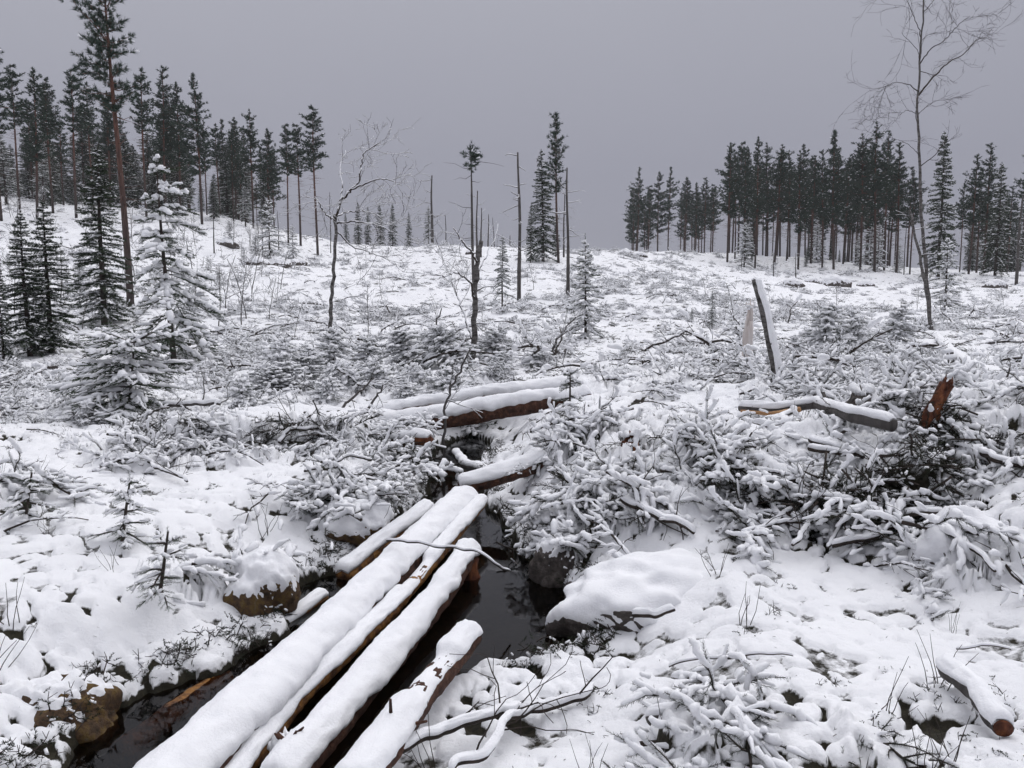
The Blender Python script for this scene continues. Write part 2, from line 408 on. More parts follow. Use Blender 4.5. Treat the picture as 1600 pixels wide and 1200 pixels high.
# ------------------------------------------------------------------ mesh helpers
def norm(v): return v / (np.linalg.norm(v, axis=-1, keepdims=True) + 1e-12)
class MB:
    def __init__(s): s.V = []; s.F = []; s.n = 0
    def add(s, v, f):
        v = np.asarray(v, np.float32).reshape(-1, 3)
        s.V.append(v); s.F.append(np.asarray(f, np.int32) + s.n); s.n += len(v)
    def tube(s, P, rad, sides=6, cap=True, jit=0.0, seed=1, zscale=1.0):
        P = np.asarray(P, float); k = len(P); rad = np.broadcast_to(np.asarray(rad, float), (k,))
        T = np.gradient(P, axis=0); T = norm(T)
        ref = np.array([0, 0, 1.0]) if abs(T[0][2]) < .9 else np.array([0, 1.0, 0])
        Y = norm(np.cross(ref, T[0])); Ys = [Y]
        for i in range(1, k):
            Y = Y - T[i] * np.dot(Y, T[i]); Y = Y / (np.linalg.norm(Y) + 1e-12); Ys.append(Y)
        Ys = np.array(Ys); Zs = np.cross(T, Ys)
        a = np.linspace(0, 2 * math.pi, sides, endpoint=False)
        rr = rad[:, None] * np.ones(sides)[None]
        if jit: 
            al = np.cumsum(np.concatenate([[0], np.linalg.norm(np.diff(P, axis=0), axis=1)]))
            q = max(rad.max(), 1e-4)
            rr = rr * (1 + jit * (2 * fbm((al / q)[:, None] + np.zeros(sides)[None] + 31 * seed, (3 * np.sin(a))[None] + (2.1 * np.cos(a))[None] * np.ones(k)[:, None], seed, 3) - 1))
        V = P[:, None] + rr[..., None] * (np.cos(a)[None, :, None] * Ys[:, None] + np.sin(a)[None, :, None] * Zs[:, None] * zscale)
        i = np.arange(k - 1)[:, None]; j = np.arange(sides)[None]; j2 = (j + 1) % sides
        q = np.stack([i * sides + j, i * sides + j2, (i + 1) * sides + j2, (i + 1) * sides + j], -1).reshape(-1, 4)
        base = s.n
        s.add(V.reshape(-1, 3), q)
        if cap:
            for ring, pt, flip in ((0, P[0], True), (k - 1, P[-1], False)):
                s.V.append(pt[None].astype(np.float32)); c = s.n; s.n += 1
                idx = base + ring * sides + np.arange(sides); idx2 = base + ring * sides + (np.arange(sides) + 1) % sides
                f = np.stack([np.full(sides, c), idx2, idx] if flip else [np.full(sides, c), idx, idx2], -1)
                s.F.append(f.astype(np.int32))
    def inst(s, tv, tf, Rm, T):
        V = np.einsum('kij,nj->kni', Rm, tv) + T[:, None]
        f = tf[None] + (np.arange(len(T)) * len(tv))[:, None, None]
        s.add(V.reshape(-1, 3), f.reshape(-1, tf.shape[1]))
    def mesh(s, name, mat, smooth=True):
        me = bpy.data.meshes.new(name)
        if not s.V: return me
        V = np.concatenate(s.V)
        tot = np.concatenate([np.full(len(f), f.shape[1], np.int32) for f in s.F])
        li = np.concatenate([f.ravel() for f in s.F])
        me.vertices.add(len(V)); me.vertices.foreach_set('co', V.ravel())
        me.loops.add(len(li)); me.loops.foreach_set('vertex_index', li)
        me.polygons.add(len(tot))
        st = np.concatenate([[0], np.cumsum(tot)[:-1]]).astype(np.int32)
        me.polygons.foreach_set('loop_start', st)
        me.polygons.foreach_set('use_smooth', np.full(len(tot), smooth))
        me.update(calc_edges=True)
        me.materials.append(M[mat])
        return me
def obj(name, mb, mat, parent=None, smooth=True, loc=None):
    me = mb.mesh(name, mat, smooth) if isinstance(mb, MB) else mb
    o = bpy.data.objects.new(name, me); COL.objects.link(o)
    if parent is not None: o.parent = parent
    if loc is not None: o.location = loc
    if parent is not None and name in ('snow', 'crown', 'branches'): o['kind'] = 'stuff'
    return o
def tag(o, label=None, cat=None, group=None, kind=None):
    if label: o['label'] = label
    if cat: o['category'] = cat
    if group: o['group'] = group
    if kind: o['kind'] = kind
    return o
def thing(name, label, cat, loc, group=None):
    o = bpy.data.objects.new(name, None); COL.objects.link(o)
    o.location = loc; o.empty_display_size = .2
    return tag(o, label, cat, group)
def copy_tree(src, parent=None):
    c = src.copy(); COL.objects.link(c)
    if parent is not None: c.parent = parent
    for ch in src.children: copy_tree(ch, c)
    return c

def frames(D, L, Wd, roll=None, up=(0, 0, 1)):
    X = norm(D); Y = np.cross(np.array(up, float)[None], X)
    bad = np.linalg.norm(Y, axis=1) < .05
    Y[bad] = np.cross(np.array([[0, 1., 0]]), X[bad]); Y = norm(Y); Z = np.cross(X, Y)
    if roll is not None:
        c = np.cos(roll)[:, None]; sn = np.sin(roll)[:, None]
        Y, Z = Y * c + Z * sn, Z * c - Y * sn
    L = np.broadcast_to(L, len(D)); Wd = np.broadcast_to(Wd, len(D))
    return np.stack([X * L[:, None], Y * Wd[:, None], Z * Wd[:, None]], -1)

# templates -----------------------------------------------------------------
def needle_twig(nn, seed, wid=.10):
    """unit twig along x with needles of unit radius"""
    g = np.random.default_rng(seed); v = []; f = []
    a = np.array([0, 2.1, 4.2])
    v += [[0, .10 * math.cos(q), .10 * math.sin(q)] for q in a] + [[1, 0, 0]]
    f += [[0, 1, 3], [1, 2, 3], [2, 0, 3]]
    for i in range(nn):
        x = (i + g.random()) / nn; ph = g.uniform(0, 2 * math.pi)
        dirn = np.array([0, math.cos(ph), math.sin(ph) * .8 - .1])
        side = np.array([wid, 0, 0])
        tip = np.array([x + .12 + .1 * g.random(), 0, 0]) + dirn * g.uniform(.7, 1.15) * (1 - .35 * x)
        k = len(v); bse = np.array([x, 0, 0])
        v += [list(bse - side), list(bse + side), list(tip)]; f.append([k, k + 1, k + 2])
    return np.array(v, float), np.array(f)
def tuft(nn, seed, wid=.07, spread=1.2):
    """pine tuft: needles fanning out from the origin, mostly along +x"""
    g = np.random.default_rng(seed); v = []; f = []
    for i in range(nn):
        th = g.uniform(.1, spread); ph = g.uniform(0, 2 * math.pi)
        d = np.array([math.cos(th), math.sin(th) * math.cos(ph), math.sin(th) * math.sin(ph)])
        sd = norm(np.cross(d, g.normal(size=3))) * wid
        b0 = d * .05 + np.array([g.uniform(-.35, .15), 0, 0]); k = len(v)
        v += [list(b0 - sd), list(b0 + sd), list(b0 + d * g.uniform(.7, 1.1))]; f.append([k, k + 1, k + 2])
    return np.array(v, float), np.array(f)
def snow_lump(rings, sides, seed):
    """unit length along x, unit half width; sits on z=0, bulges upwards"""
    g = np.random.default_rng(seed)
    x = np.concatenate([[0], np.linspace(.07, .93, rings), [1]])
    P = []; rr = []
    v = [[0, 0, .1]]; f = []
    for i in range(1, rings + 1):
        t = x[i]; w = (math.sin(math.pi * min(max(t, .10), .90))) ** .30 * g.uniform(.62, 1.30)
        off = g.normal(0, .22)
        for j in range(sides):
            a = 2 * math.pi * j / sides
            zz = math.sin(a); q = w * g.uniform(.88, 1.12)
            v.append([t + g.normal(0, .01), q * math.cos(a) + off, q * zz * (1.15 if zz > 0 else .35) + .25 * w])
    v.append([1, 0, .1])
    for j in range(sides):
        f.append([0, 1 + (j + 1) % sides, 1 + j])
        l = 1 + (rings - 1) * sides
        f.append([len(v) - 1, l + j, l + (j + 1) % sides])
    for i in range(rings - 1):
        for j in range(sides):
            a = 1 + i * sides + j; b2 = 1 + i * sides + (j + 1) % sides
            f.append([a, b2, b2 + sides]); f.append([a, b2 + sides, a + sides])
    return np.array(v, float), np.array(f)
TW_FINE = [needle_twig(46, 100 + i, .016) for i in range(3)]
TW_MID = [needle_twig(18, 110 + i, .07) for i in range(3)]
TW_LOW = [needle_twig(12, 120 + i, .12) for i in range(3)]
TUFT_HI = [tuft(22, 130 + i, .05) for i in range(3)]
TUFT_LO = [tuft(12, 140 + i, .09) for i in range(3)]
LUMP_HI = [snow_lump(8, 8, 150 + i) for i in range(4)]
LUMP_MID = [snow_lump(4, 6, 160 + i) for i in range(7)]
LUMP_LO = [snow_lump(2, 4, 170 + i) for i in range(4)]
def scatter(mb, temps, D, L, Wd, T, g, roll=True):
    if len(T) == 0: return
    D = np.asarray(D, float); T = np.asarray(T, float); L = np.broadcast_to(L, len(T)); Wd = np.broadcast_to(Wd, len(T))
    pick = g.integers(0, len(temps), len(T))
    for i, (tv, tf) in enumerate(temps):
        q = pick == i
        if q.any():
            mb.inst(tv, tf, frames(D[q], L[q], Wd[q], g.uniform(0, 6.28, q.sum()) if roll else g.normal(0, .2, q.sum())), T[q])

# ------------------------------------------------------------------ tree builders (each returns part meshes around the origin)
def spruce_parts(h, g, spread=.24, start=.12, whorl_gap=.24, twig=TW_MID, lump=LUMP_MID, needle_r=.024, snow=.75, snow_w=.045, gap_low=0.0, droop=.35, dens=1.0, lean=(0, 0), asym=0.0, top=.05, per=5):
    trunk = MB(); crown = MB(); sn = MB()
    nz_ = 14; tz = np.linspace(0, 1, nz_)
    bend = np.stack([lean[0] * tz * h + .012 * h * np.sin(tz * 5 + g.uniform(0, 6)) * tz * .5, lean[1] * tz * h, tz * h], -1)
    r0 = .011 * h + .012 * min(1, h / 2.5)
    trunk.tube(bend, r0 * (1 - tz) ** .85 + .006, 8, jit=.12, seed=int(g.integers(1, 99)))
    def tr(z): return np.array([np.interp(z, bend[:, 2], bend[:, 0]), np.interp(z, bend[:, 2], bend[:, 1]), z])
    D = []; L = []; T = []; SD = []; SL = []; SW = []; ST = []
    z = start * h
    while z < h * .985:
        f = 1 - (z - start * h) / (h * (1 - start))
        Lb = spread * h * (f ** .8) + top
        if z < start * h + .25 * h * (1 - start): Lb *= .75 + .25 * (z - start * h) / (.25 * h * (1 - start))
        nb = per if f > .2 else 4
        ph0 = g.uniform(0, 6.28)
        for kbr in range(nb):
            if g.random() < gap_low: continue
            ph = ph0 + 6.28 * kbr / nb + g.normal(0, .45)
            l = Lb * g.uniform(.6, 1.12) * (1 + asym * math.cos(ph))
            az = np.array([math.cos(ph), math.sin(ph), 0])
            s_ = np.linspace(0, 1, 6)
            el = .45 * (1 - f) + .05 - .1 * f
            el = el + g.normal(0, .10)
            zz = l * (el * s_ - droop * g.uniform(.6, 1.4) * (.4 + .8 * f) * s_ ** 1.6 + .12 * f * s_ ** 4)
            P = tr(min(h * .98, max(.02 * h, z + g.normal(0, whorl_gap * .30))))[None] + az[None] * (l * s_)[:, None] * (1 - .05 * s_[:, None]) + np.array([0, 0, 1.])[None] * zz[:, None]
            P[1:] += g.normal(0, .012 * l, (5, 3))
            trunk.tube(P, np.linspace(.006 + .008 * l, .003, 6), 4, cap=False)
            lat = np.array([-az[1], az[0], 0])
            nt_ = max(4, int(l / .085 * dens))
            ss = np.linspace(.12, 1, nt_)
            for s in ss:
                p = np.array([np.interp(s, s_, P[:, q]) for q in range(3)])
                for sd in (-1, 1):
                    tl = (min(.10, .28 * l) + .42 * l * (1 - s) ** .8 * min(1, s * 3)) * g.uniform(.7, 1.2)
                    d = norm(az * (.75 + .3 * s) + lat * sd * (1.0 - .35 * s) + np.array([0, 0, g.normal(-.18 - .15 * f, .16)]))
                    nseg = max(1, int(tl / .16))
                    q0 = p
                    for k2 in range(nseg):
                        D.append(d); L.append(tl / nseg * 1.15); T.append(q0)
                        if g.random() < snow:
                            SD.append(d); SL.append(tl / nseg * g.uniform(.8, 1.2)); ST.append(q0 + np.array([0, 0, .008])); SW.append(snow_w * g.uniform(.45, 1.15))
                        q0 = q0 + d * tl / nseg
                        d = norm(d + np.array([0, 0, -.10]) + g.normal(0, .08, 3))
            D.append(norm(P[-1] - P[-2])); L.append(min(.12, .35 * l)); T.append(P[-1])
            # snow loaf along the bough
            if g.random() < snow:
                for s in np.linspace(.15, .95, max(2, int(l / .16))):
                    if g.random() < .8:
                        p = np.array([np.interp(s, s_, P[:, q]) for q in range(3)])
                        SD.append(norm(P[-1] - P[0])); SL.append(min(.20, .5 * l) + .08 * l); ST.append(p + np.array([0, 0, .012]) - min(.08, .2 * l) * norm(P[-1] - P[0])); SW.append(snow_w * g.uniform(.7, 1.5) * (.55 + .45 * min(1, f * 2)))
        z += whorl_gap * g.uniform(.7, 1.25) * (.55 + .6 * f)
    D.append(np.array([0, 0, 1.])); L.append(min(.25, .12 * h)); T.append(tr(h * .97))
    scatter(crown, twig, np.array(D), np.array(L), needle_r, np.array(T), g)
    if len(ST): scatter(sn, lump, np.array(SD), np.array(SL), np.array(SW), np.array(ST), g, False)
    return trunk, crown, sn

def pine_parts(h, g, crown_from=.5, spread=.085, tufts=TUFT_LO, tuft_r=.24, dens=1.0, snow=.10, lean=0.0, stubs=10, open_=False, rfac=.0055, lump=LUMP_LO, snow_w=.045):
    trunk = MB(); crown = MB(); sn = MB()
    tz = np.linspace(0, 1, 16)
    ph = g.uniform(0, 6)
    B = np.stack([lean * tz * h + .006 * h * np.sin(tz * 4 + ph) - .006 * h * math.sin(ph), .004 * h * np.sin(tz * 5 + 1) * tz, tz * h], -1)
    trunk.tube(B, (rfac * h + .03) * (1 - tz) ** .7 + .012, 8, jit=.1, seed=int(g.integers(1, 99)))
    def tr(z): return np.array([np.interp(z, B[:, 2], B[:, 0]), np.interp(z, B[:, 2], B[:, 1]), z])
    D = []; T = []; L = []; SD = []; ST = []; SL = []
    side_a = g.uniform(0, 6.28); side_k = g.uniform(.1, .4)
    z = crown_from * h
    while z < h * .98:
        f = (z / h - crown_from) / (1 - crown_from)
        prof = (1 - f) ** .75 * (.55 + .45 * min(1, f * 3.5)) + .08
        if open_: prof = (math.sin(math.pi * (f * .80 + .14)) ** .7) * (.6 + .5 * g.random())
        band = g.choice([.35, .7, .95, 1.1, 1.3]) if not open_ else 1.0
        for kb in range(g.integers(3, 7)):
            a = g.uniform(0, 6.28); l = spread * h * prof * g.uniform(.5, 1.2) * band * (1 + side_k * math.cos(a - side_a))
            az = np.array([math.cos(a), math.sin(a), 0]); el = (.05 + .55 * f) if not open_ else g.uniform(-.1, .25) + .4 * f
            s_ = np.linspace(0, 1, 5)
            P = tr(z + g.normal(0, .1))[None] + az[None] * (l * s_)[:, None] + np.array([0, 0, 1.])[None] * (l * (el * s_ - .12 * s_ ** 2 + .22 * s_ ** 3))[:, None]
            P[1:] += g.normal(0, .03 * l, (4, 3))
            trunk.tube(P, np.linspace(.012 + .012 * l, .006, 5), 3, cap=False)
            nt_ = max(3, int(l / .11 * dens))
            for s in np.linspace(.25 if not open_ else .35, 1.0, nt_):
                p = np.array([np.interp(s, s_, P[:, q]) for q in range(3)])
                off = g.normal(0, .16 * (l * .35 + .2) , 3) * np.array([1, 1, .55])
                d = norm(az * .8 + off * 1.5 + np.array([0, 0, .55]))
                D.append(d); T.append(p + off); L.append(tuft_r * g.uniform(.7, 1.25))
                if g.random() < snow:
                    SD.append(norm(az + np.array([0, 0, .1]))); ST.append(p + off + np.array([0, 0, .05])); SL.append(g.uniform(.10, .26))
        z += h * .022 * g.uniform(.7, 1.3)
    for k in range(4): D.append(norm(np.array([g.normal(0, .3), g.normal(0, .3), 1]))); T.append(tr(h * .985)); L.append(tuft_r * 1.2)
    for k in range(stubs):
        z = g.uniform(.2, crown_from + .05) * h; a = g.uniform(0, 6.28); l = g.uniform(.25, 1.1) * (1.6 if open_ else 1)
        az = np.array([math.cos(a), math.sin(a), g.uniform(-.25, .2)])
        P = tr(z)[None] + az[None] * (l * np.linspace(0, 1, 4))[:, None] + g.normal(0, .04, (4, 3))
        P[0] = tr(z)
        trunk.tube(P, np.linspace(.016, .004, 4), 3, cap=False)
    D = np.array(D); L = np.array(L)
    scatter(crown, tufts, D, L, L, np.array(T), g)
    if len(ST): scatter(sn, lump, np.array(SD), np.array(SL), snow_w, np.array(ST), g, False)
    return trunk, crown, sn

def grow(mb, sn, p, d, l, r, depth, g, kids=3, wig=.14, up=.12, snow_r=.0, rmin=.0025, sides=5, spread=.75, shrink=.66):
    """bare crooked branch with its side branches"""
    k = max(4, int(l / .12)); k = min(k, 9)
    P = [np.array(p, float)]; dd = norm(np.array(d, float))
    for i in range(k):
        dd = norm(dd + g.normal(0, wig, 3) + np.array([0, 0, up]) / k)
        P.append(P[-1] + dd * l / k)
    P = np.array(P)
    rad = np.linspace(r, max(r * .45, rmin), k + 1)
    mb.tube(P, rad, sides if r > .012 else 3, cap=r > .02)
    if sn is not None and snow_r > 0:
        seg = np.abs(np.gradient(P, axis=0)[:, 2]) / (np.linalg.norm(np.gradient(P, axis=0), axis=1) + 1e-9)
        if seg.mean() < .8:
            sn.tube(P + np.array([0, 0, 1.0]) * (rad * .9 + snow_r * .35)[:, None], (rad * .75 + snow_r) * g.uniform(.6, 1.25, k + 1) * (1 - .6 * seg), 5 if r > .008 else 4, cap=True)
    if depth <= 0: return P
    for j in range(kids + int(g.integers(0, 2))):
        s = g.uniform(.3, 1.0) if j else 1.0
        i = min(int(s * k), k - 1)
        base = P[i] + (P[i + 1] - P[i]) * (s * k - i if s < 1 else 1)
        td = norm(P[i + 1] - P[i])
        nd = norm(td + g.normal(0, spread, 3) * np.array([1, 1, .7]))
        grow(mb, sn, base, nd, l * shrink * g.uniform(.6, 1.15), max(rad[i] * .62, rmin), depth - 1, g, kids, wig, up, snow_r * .8, rmin, sides, spread, shrink)
    return P

# ------------------------------------------------------------------ the ground sheet (polar grid, dense in front)
def build_ground():
    fine = np.linspace(-R(46), R(46), 780)
    mid1 = np.linspace(R(46), R(75), 60)[1:]; back = np.linspace(R(75), R(285), 90)[1:-1]; mid2 = np.linspace(-R(75), -R(46), 60)[:-1]
    az = np.concatenate([mid2, fine, mid1, back]); na = len(az)
    rr = np.concatenate([np.linspace(.4, 2.0, 14)[:-1], np.exp(np.linspace(math.log(2.0), math.log(34), 560)), np.exp(np.linspace(math.log(34), math.log(160), 150))[1:], np.exp(np.linspace(math.log(160), math.log(650), 22))[1:]])
    nr = len(rr)
    X = (rr[:, None] * np.sin(az)[None]).ravel(); Y = (rr[:, None] * np.cos(az)[None]).ravel()
    z, bare = h_full(X, Y)
    r = np.sqrt(X * X + Y * Y)
    D, P = brush(X, Y)
    fleck = sstep(7, 20, r) * (.35 + .65 * fbm(X / 6, Y / 6, 71, 3))
    V = np.stack([X, Y, z], -1)
    i = np.arange(nr - 1)[:, None]; j = np.arange(na)[None]; j2 = (j + 1) % na
    q = np.stack([i * na + j, (i + 1) * na + j, (i + 1) * na + j2, i * na + j2], -1).reshape(-1, 4)
    mb = MB(); mb.add(V, q)
    c = mb.n; mb.V.append(np.array([[0, 0, float(z[:na].mean())]], np.float32)); mb.n += 1
    mb.F.append(np.stack([np.full(na, c), np.arange(na), (np.arange(na) + 1) % na], -1).astype(np.int32))
    me = mb.mesh('ground', 'ground')
    a = me.attributes.new('bare', 'FLOAT', 'POINT'); a.data.foreach_set('value', np.concatenate([bare, [0]]).astype(np.float32))
    a = me.attributes.new('fleck', 'FLOAT', 'POINT'); a.data.foreach_set('value', np.concatenate([fleck, [0]]).astype(np.float32))
    o = bpy.data.objects.new('ground', me); COL.objects.link(o); tag(o, kind='structure')
    o['label'] = 'snow-covered clear-cut ground rising to a low ridge'
build_ground()

# water sheet following the stream, tucked under both banks
def build_water():
    c = STREAM.mean(0)
    P = []
    for i in range(len(STREAM)):
        a = STREAM[i - 1]; b2 = STREAM[(i + 1) % len(STREAM)]
        tn = norm(b2 - a); nrm = np.array([-tn[1], tn[0]])
        q = STREAM[i] + nrm * .16
        if poly_sd(np.array([q[0]]), np.array([q[1]]), STREAM)[0] < 0: q = STREAM[i] - nrm * .16
        P.append((q[0], q[1], WATER_Z))
    me = bpy.data.meshes.new('stream_water')
    import bmesh
    bm = bmesh.new()
    f = bm.faces.new([bm.verts.new(p) for p in P])
    bmesh.ops.triangulate(bm, faces=[f])
    bmesh.ops.recalc_face_normals(bm, faces=bm.faces)
    for f in bm.faces:
        if f.normal.z < 0: f.normal_flip()
    bm.to_mesh(me); bm.free()
    me.materials.append(M['water'])
    o = bpy.data.objects.new('stream_water', me); COL.objects.link(o)
    tag(o, 'still dark peat water of the stream under the logs', None, None, 'structure')
build_water()

# haze: thin winter air
def build_haze():
    lo = np.array([-680, -680, -6.0]); hi = np.array([680, 680, 46.0])
    v = [(x, y, z) for z in (lo[2], hi[2]) for x, y in ((lo[0], lo[1]), (hi[0], lo[1]), (hi[0], hi[1]), (lo[0], hi[1]))]
    mb = MB(); mb.add(np.array(v), np.array([[3, 2, 1, 0], [4, 5, 6, 7], [0, 1, 5, 4], [1, 2, 6, 5], [2, 3, 7, 6], [3, 0, 4, 7]]))
    m = bpy.data.materials.new('haze'); m.use_nodes = True; t = m.node_tree
    t.nodes.remove(t.nodes['Principled BSDF'])
    pv = t.nodes.new('ShaderNodeVolumePrincipled')
    pv.inputs['Color'].default_value = (.93, .93, .96, 1); pv.inputs['Density'].default_value = HAZE
    t.links.new(pv.outputs[0], t.nodes['Material Output'].inputs['Volume'])
    M['haze'] = m
    o = obj('haze', mb, 'haze', smooth=False); tag(o, 'thin grey winter haze over the whole clearing', None, None, 'stuff')
HAZE = 0.0006
build_haze()

# ------------------------------------------------------------------ trees
def plant(name, label, cat, parts, loc, names=('trunk', 'crown', 'snow'), mats=('spruce_bark', 'spruce_needles', 'snow'), group=None, rz=0, scale=1):
    o = thing(name, label, cat, loc, group); o.rotation_euler.z = rz; o.scale = (scale,) * 3
    tr = obj(names[0], parts[0], mats[0], o)
    cr_ = obj(names[1], parts[1], mats[1], o, False) if parts[1].V else None
    if parts[2] is not None and parts[2].V: obj(names[2], parts[2], mats[2], cr_ if cr_ is not None else tr)
    return o
def site(px, d, dz=-.03):
    """ground point at picture column px, d metres out"""
    x = (px - 800) / FPX * d
    return np.array([x, d, H(x, d) + dz])
def height_to(px, py, loc): return max(.3, at_y(px, py, loc[1])[2] - loc[2])

# forest stock: one of each build, later copied
PINE_STOCK = []
for i, (cf, sp) in enumerate(((.42, .115), (.34, .128), (.58, .095), (.32, .112), (.48, .135), (.38, .10), (.50, .12))):
    PINE_STOCK.append(pine_parts(14.0, np.random.default_rng(200 + i), cf, sp, snow=.10, dens=1.7, tuft_r=.23, stubs=60))
SPRUCE_STOCK = []
for i in range(3):
    SPRUCE_STOCK.append(spruce_parts(12.0, np.random.default_rng(220 + i), spread=.145, start=.07, whorl_gap=.36, twig=TW_LOW, lump=LUMP_LO, needle_r=.13, snow=.20, snow_w=.075, dens=.55, droop=.45, per=6))
SMALL_STOCK = []
for i in range(4):
    SMALL_STOCK.append(spruce_parts(3.0, np.random.default_rng(230 + i), spread=.27, start=.06, whorl_gap=.24, twig=TW_MID, lump=LUMP_MID, needle_r=.036, snow=.55, snow_w=.040, dens=.8, droop=.35))
BUSH_STOCK = []
for i in range(4):
    BUSH_STOCK.append(spruce_parts(1.3, np.random.default_rng(250 + i), spread=.60, start=.04, whorl_gap=.12, twig=TW_MID, lump=LUMP_MID, needle_r=.022, snow=.72, snow_w=.048, dens=.8, droop=.35, top=.09, per=5, lean=(.1, 0)))
THIN_STOCK = []     # spindly half-bare spruces
for i in range(2):
    THIN_STOCK.append(spruce_parts(6.0, np.random.default_rng(240 + i), spread=.15, start=.25, whorl_gap=.24, twig=TW_LOW, lump=LUMP_LO, needle_r=.06, snow=.5, snow_w=.05, dens=.9, droop=.5, gap_low=.1))
STOCK = {}
def stock_mesh(kind, i):
    key = (kind, i)
    if key not in STOCK:
        src, mats, nm = {'pine': (PINE_STOCK, ('pine_bark', 'pine_needles', 'snow'), 'pine'), 'spruce': (SPRUCE_STOCK, ('spruce_bark', 'spruce_needles', 'snow'), 'spruce'),
                     'small': (SMALL_STOCK, ('spruce_bark', 'spruce_needles', 'snow'), 'young_spruce'), 'bush': (BUSH_STOCK, ('spruce_bark', 'spruce_needles', 'snow'), 'spruce_sapling'), 'thin': (THIN_STOCK, ('spruce_bark', 'spruce_needles', 'snow'), 'thin_spruce')}[kind]
        p = src[i]
        STOCK[key] = [p[0].mesh(nm + '_trunk', mats[0]), p[1].mesh(nm + '_crown', mats[1], False), p[2].mesh(nm + '_snow', mats[2])]
    return STOCK[key]
BASEH = {'pine': 14.0, 'spruce': 12.0, 'small': 3.0, 'thin': 6.0, 'bush': 1.3}
TREE_NAME = {'pine': 'pine_tree', 'spruce': 'spruce_tree', 'small': 'young_spruce', 'bush': 'spruce_sapling', 'thin': 'thin_spruce'}
NV = {'pine': 7, 'spruce': 3, 'small': 4, 'thin': 2, 'bush': 4}
tree_rng = np.random.default_rng(77)
def stock_tree(kind, px, py_top, d, label, group=None, h=None, variant=None, cat=None):
    loc = site(px, d)
    hh = h if h else height_to(px, py_top, loc)
    o = thing(TREE_NAME[kind], label, cat or ('young tree' if kind == 'small' else 'tree'), loc, group)
    s = hh / BASEH[kind]; wv = tree_rng.uniform(.88, 1.15)
    o.scale = (s * wv, s * wv, s); o.rotation_euler = (tree_rng.normal(0, .012), tree_rng.normal(0, .012), tree_rng.uniform(0, 6.28))
    v = variant if variant is not None else int(tree_rng.integers(0, NV[kind]))
    ms = stock_mesh(kind, v)
    t_ = bpy.data.objects.new('trunk', ms[0]); c_ = bpy.data.objects.new('crown', ms[1]); s_ = bpy.data.objects.new('snow', ms[2])
    for q in (t_, c_, s_): COL.objects.link(q)
    t_.parent = o; c_.parent = o; s_.parent = c_; c_['kind'] = 'stuff'; s_['kind'] = 'stuff'
    return o
def widen(o, k=1.5):
    o.scale.x *= k; o.scale.y *= k
    return o
def ordinal(i):
    return ['first', 'second', 'third', 'fourth', 'fifth', 'sixth', 'seventh', 'eighth', 'ninth', 'tenth', 'eleventh', 'twelfth', 'thirteenth', 'fourteenth', 'fifteenth', 'sixteenth', 'seventeenth', 'eighteenth', 'nineteenth', 'twentieth'][i]

G_L = 'pines of the forest on the left hillside'
left_front = [(14, 55, 58), (44, 100, 64), (70, 103, 60), (95, 122, 66), (130, 108, 62), (158, 130, 70), (238, 108, 66), (268, 101, 70), (290, 128, 72), (323, 114, 68), (352, 195, 80), (376, 192, 82), (402, 170, 74), (426, 200, 82)]
for i, (px, py, d) in enumerate(left_front):
    stock_tree('pine', px, py, d, f'tall pine, {ordinal(i)} from the left edge along the front of the hillside forest', G_L)
stock_tree('pine', 455, 193, 70, 'slender pine with bare lower trunk, left one of three at the forest edge', G_L, variant=2)
stock_tree('pine', 474, 194, 72, 'slender pine with bare trunk, middle one of three at the forest edge', G_L, variant=2)
stock_tree('pine', 500, 167, 66, 'slender tall pine with bare trunk, outermost at the right end of hillside forest', G_L, variant=2)
stock_tree('pine', 434, 238, 84, 'small-crowned pine just left of the three slender edge pines', G_L, variant=2)
fill = np.random.default_rng(31)
for i in range(64):
    px = fill.uniform(-40, 430); d = fill.uniform(76, 118)
    top = 140 + 95 * fill.random() + max(0, (px - 250)) * .32
    stock_tree('pine' if fill.random() < .85 else 'spruce', px, top, d, 'pine or spruce deep inside the hillside forest, behind its front row', 'trees deep in the left hillside forest')

for i in range(76):
    px = fill.uniform(-60, 400); d = fill.uniform(72, 112)
    _o = stock_tree('spruce' if i % 4 else 'thin', px, fill.uniform(190, 290) + max(0, px - 250) * .2, d, 'frosted half-grown spruce between the trunks of the hillside forest', 'frosted spruces under the left hillside forest'); _o.scale.x *= 1.45; _o.scale.y *= 1.45
slope = [(20, 395, 40), (60, 380, 48), (105, 372, 50), (145, 360, 54), (232, 350, 58), (275, 365, 50), (330, 400, 44), (385, 385, 50), (345, 420, 38), (110, 415, 33), (300, 430, 34), (15, 345, 58), (70, 430, 30), (450, 400, 52), (240, 420, 40)]
for i, (px, py, d) in enumerate(sorted(slope)):
    stock_tree('small', px, py, d, f'small frosted spruce, {ordinal(i)} from the left on the open slope below the hillside forest', 'small frosted spruces on the left slope')
G_R = 'pines of the dark stand on the right'
right_front = [(1133, 222, 88), (1158, 238, 94), (1176, 213, 84), (1206, 232, 88), (1243, 235, 84), (1262, 242, 92), (1280, 233, 86), (1298, 202, 82), (1312, 246, 90), (1339, 207, 84), (1361, 190, 80), (1376, 203, 86), (1395, 222, 82), (1416, 278, 84)]
for i, (px, py, d) in enumerate(right_front):
    stock_tree('pine', px, py, d, f'tall pine, {ordinal(i)} from the left along the front of the dark right-hand stand', G_R, variant=(0, 1, 5, 4, 3, 6)[i % 6] if i not in (13,) else 2)
for i in range(52):
    px = fill.uniform(1128, 1412); d = fill.uniform(90, 122)
    stock_tree('pine', px, 222 + 75 * fill.random() ** 1.3, d, 'slender pine deep inside the dark right-hand stand, behind its front row', 'trees deep in the right-hand stand')
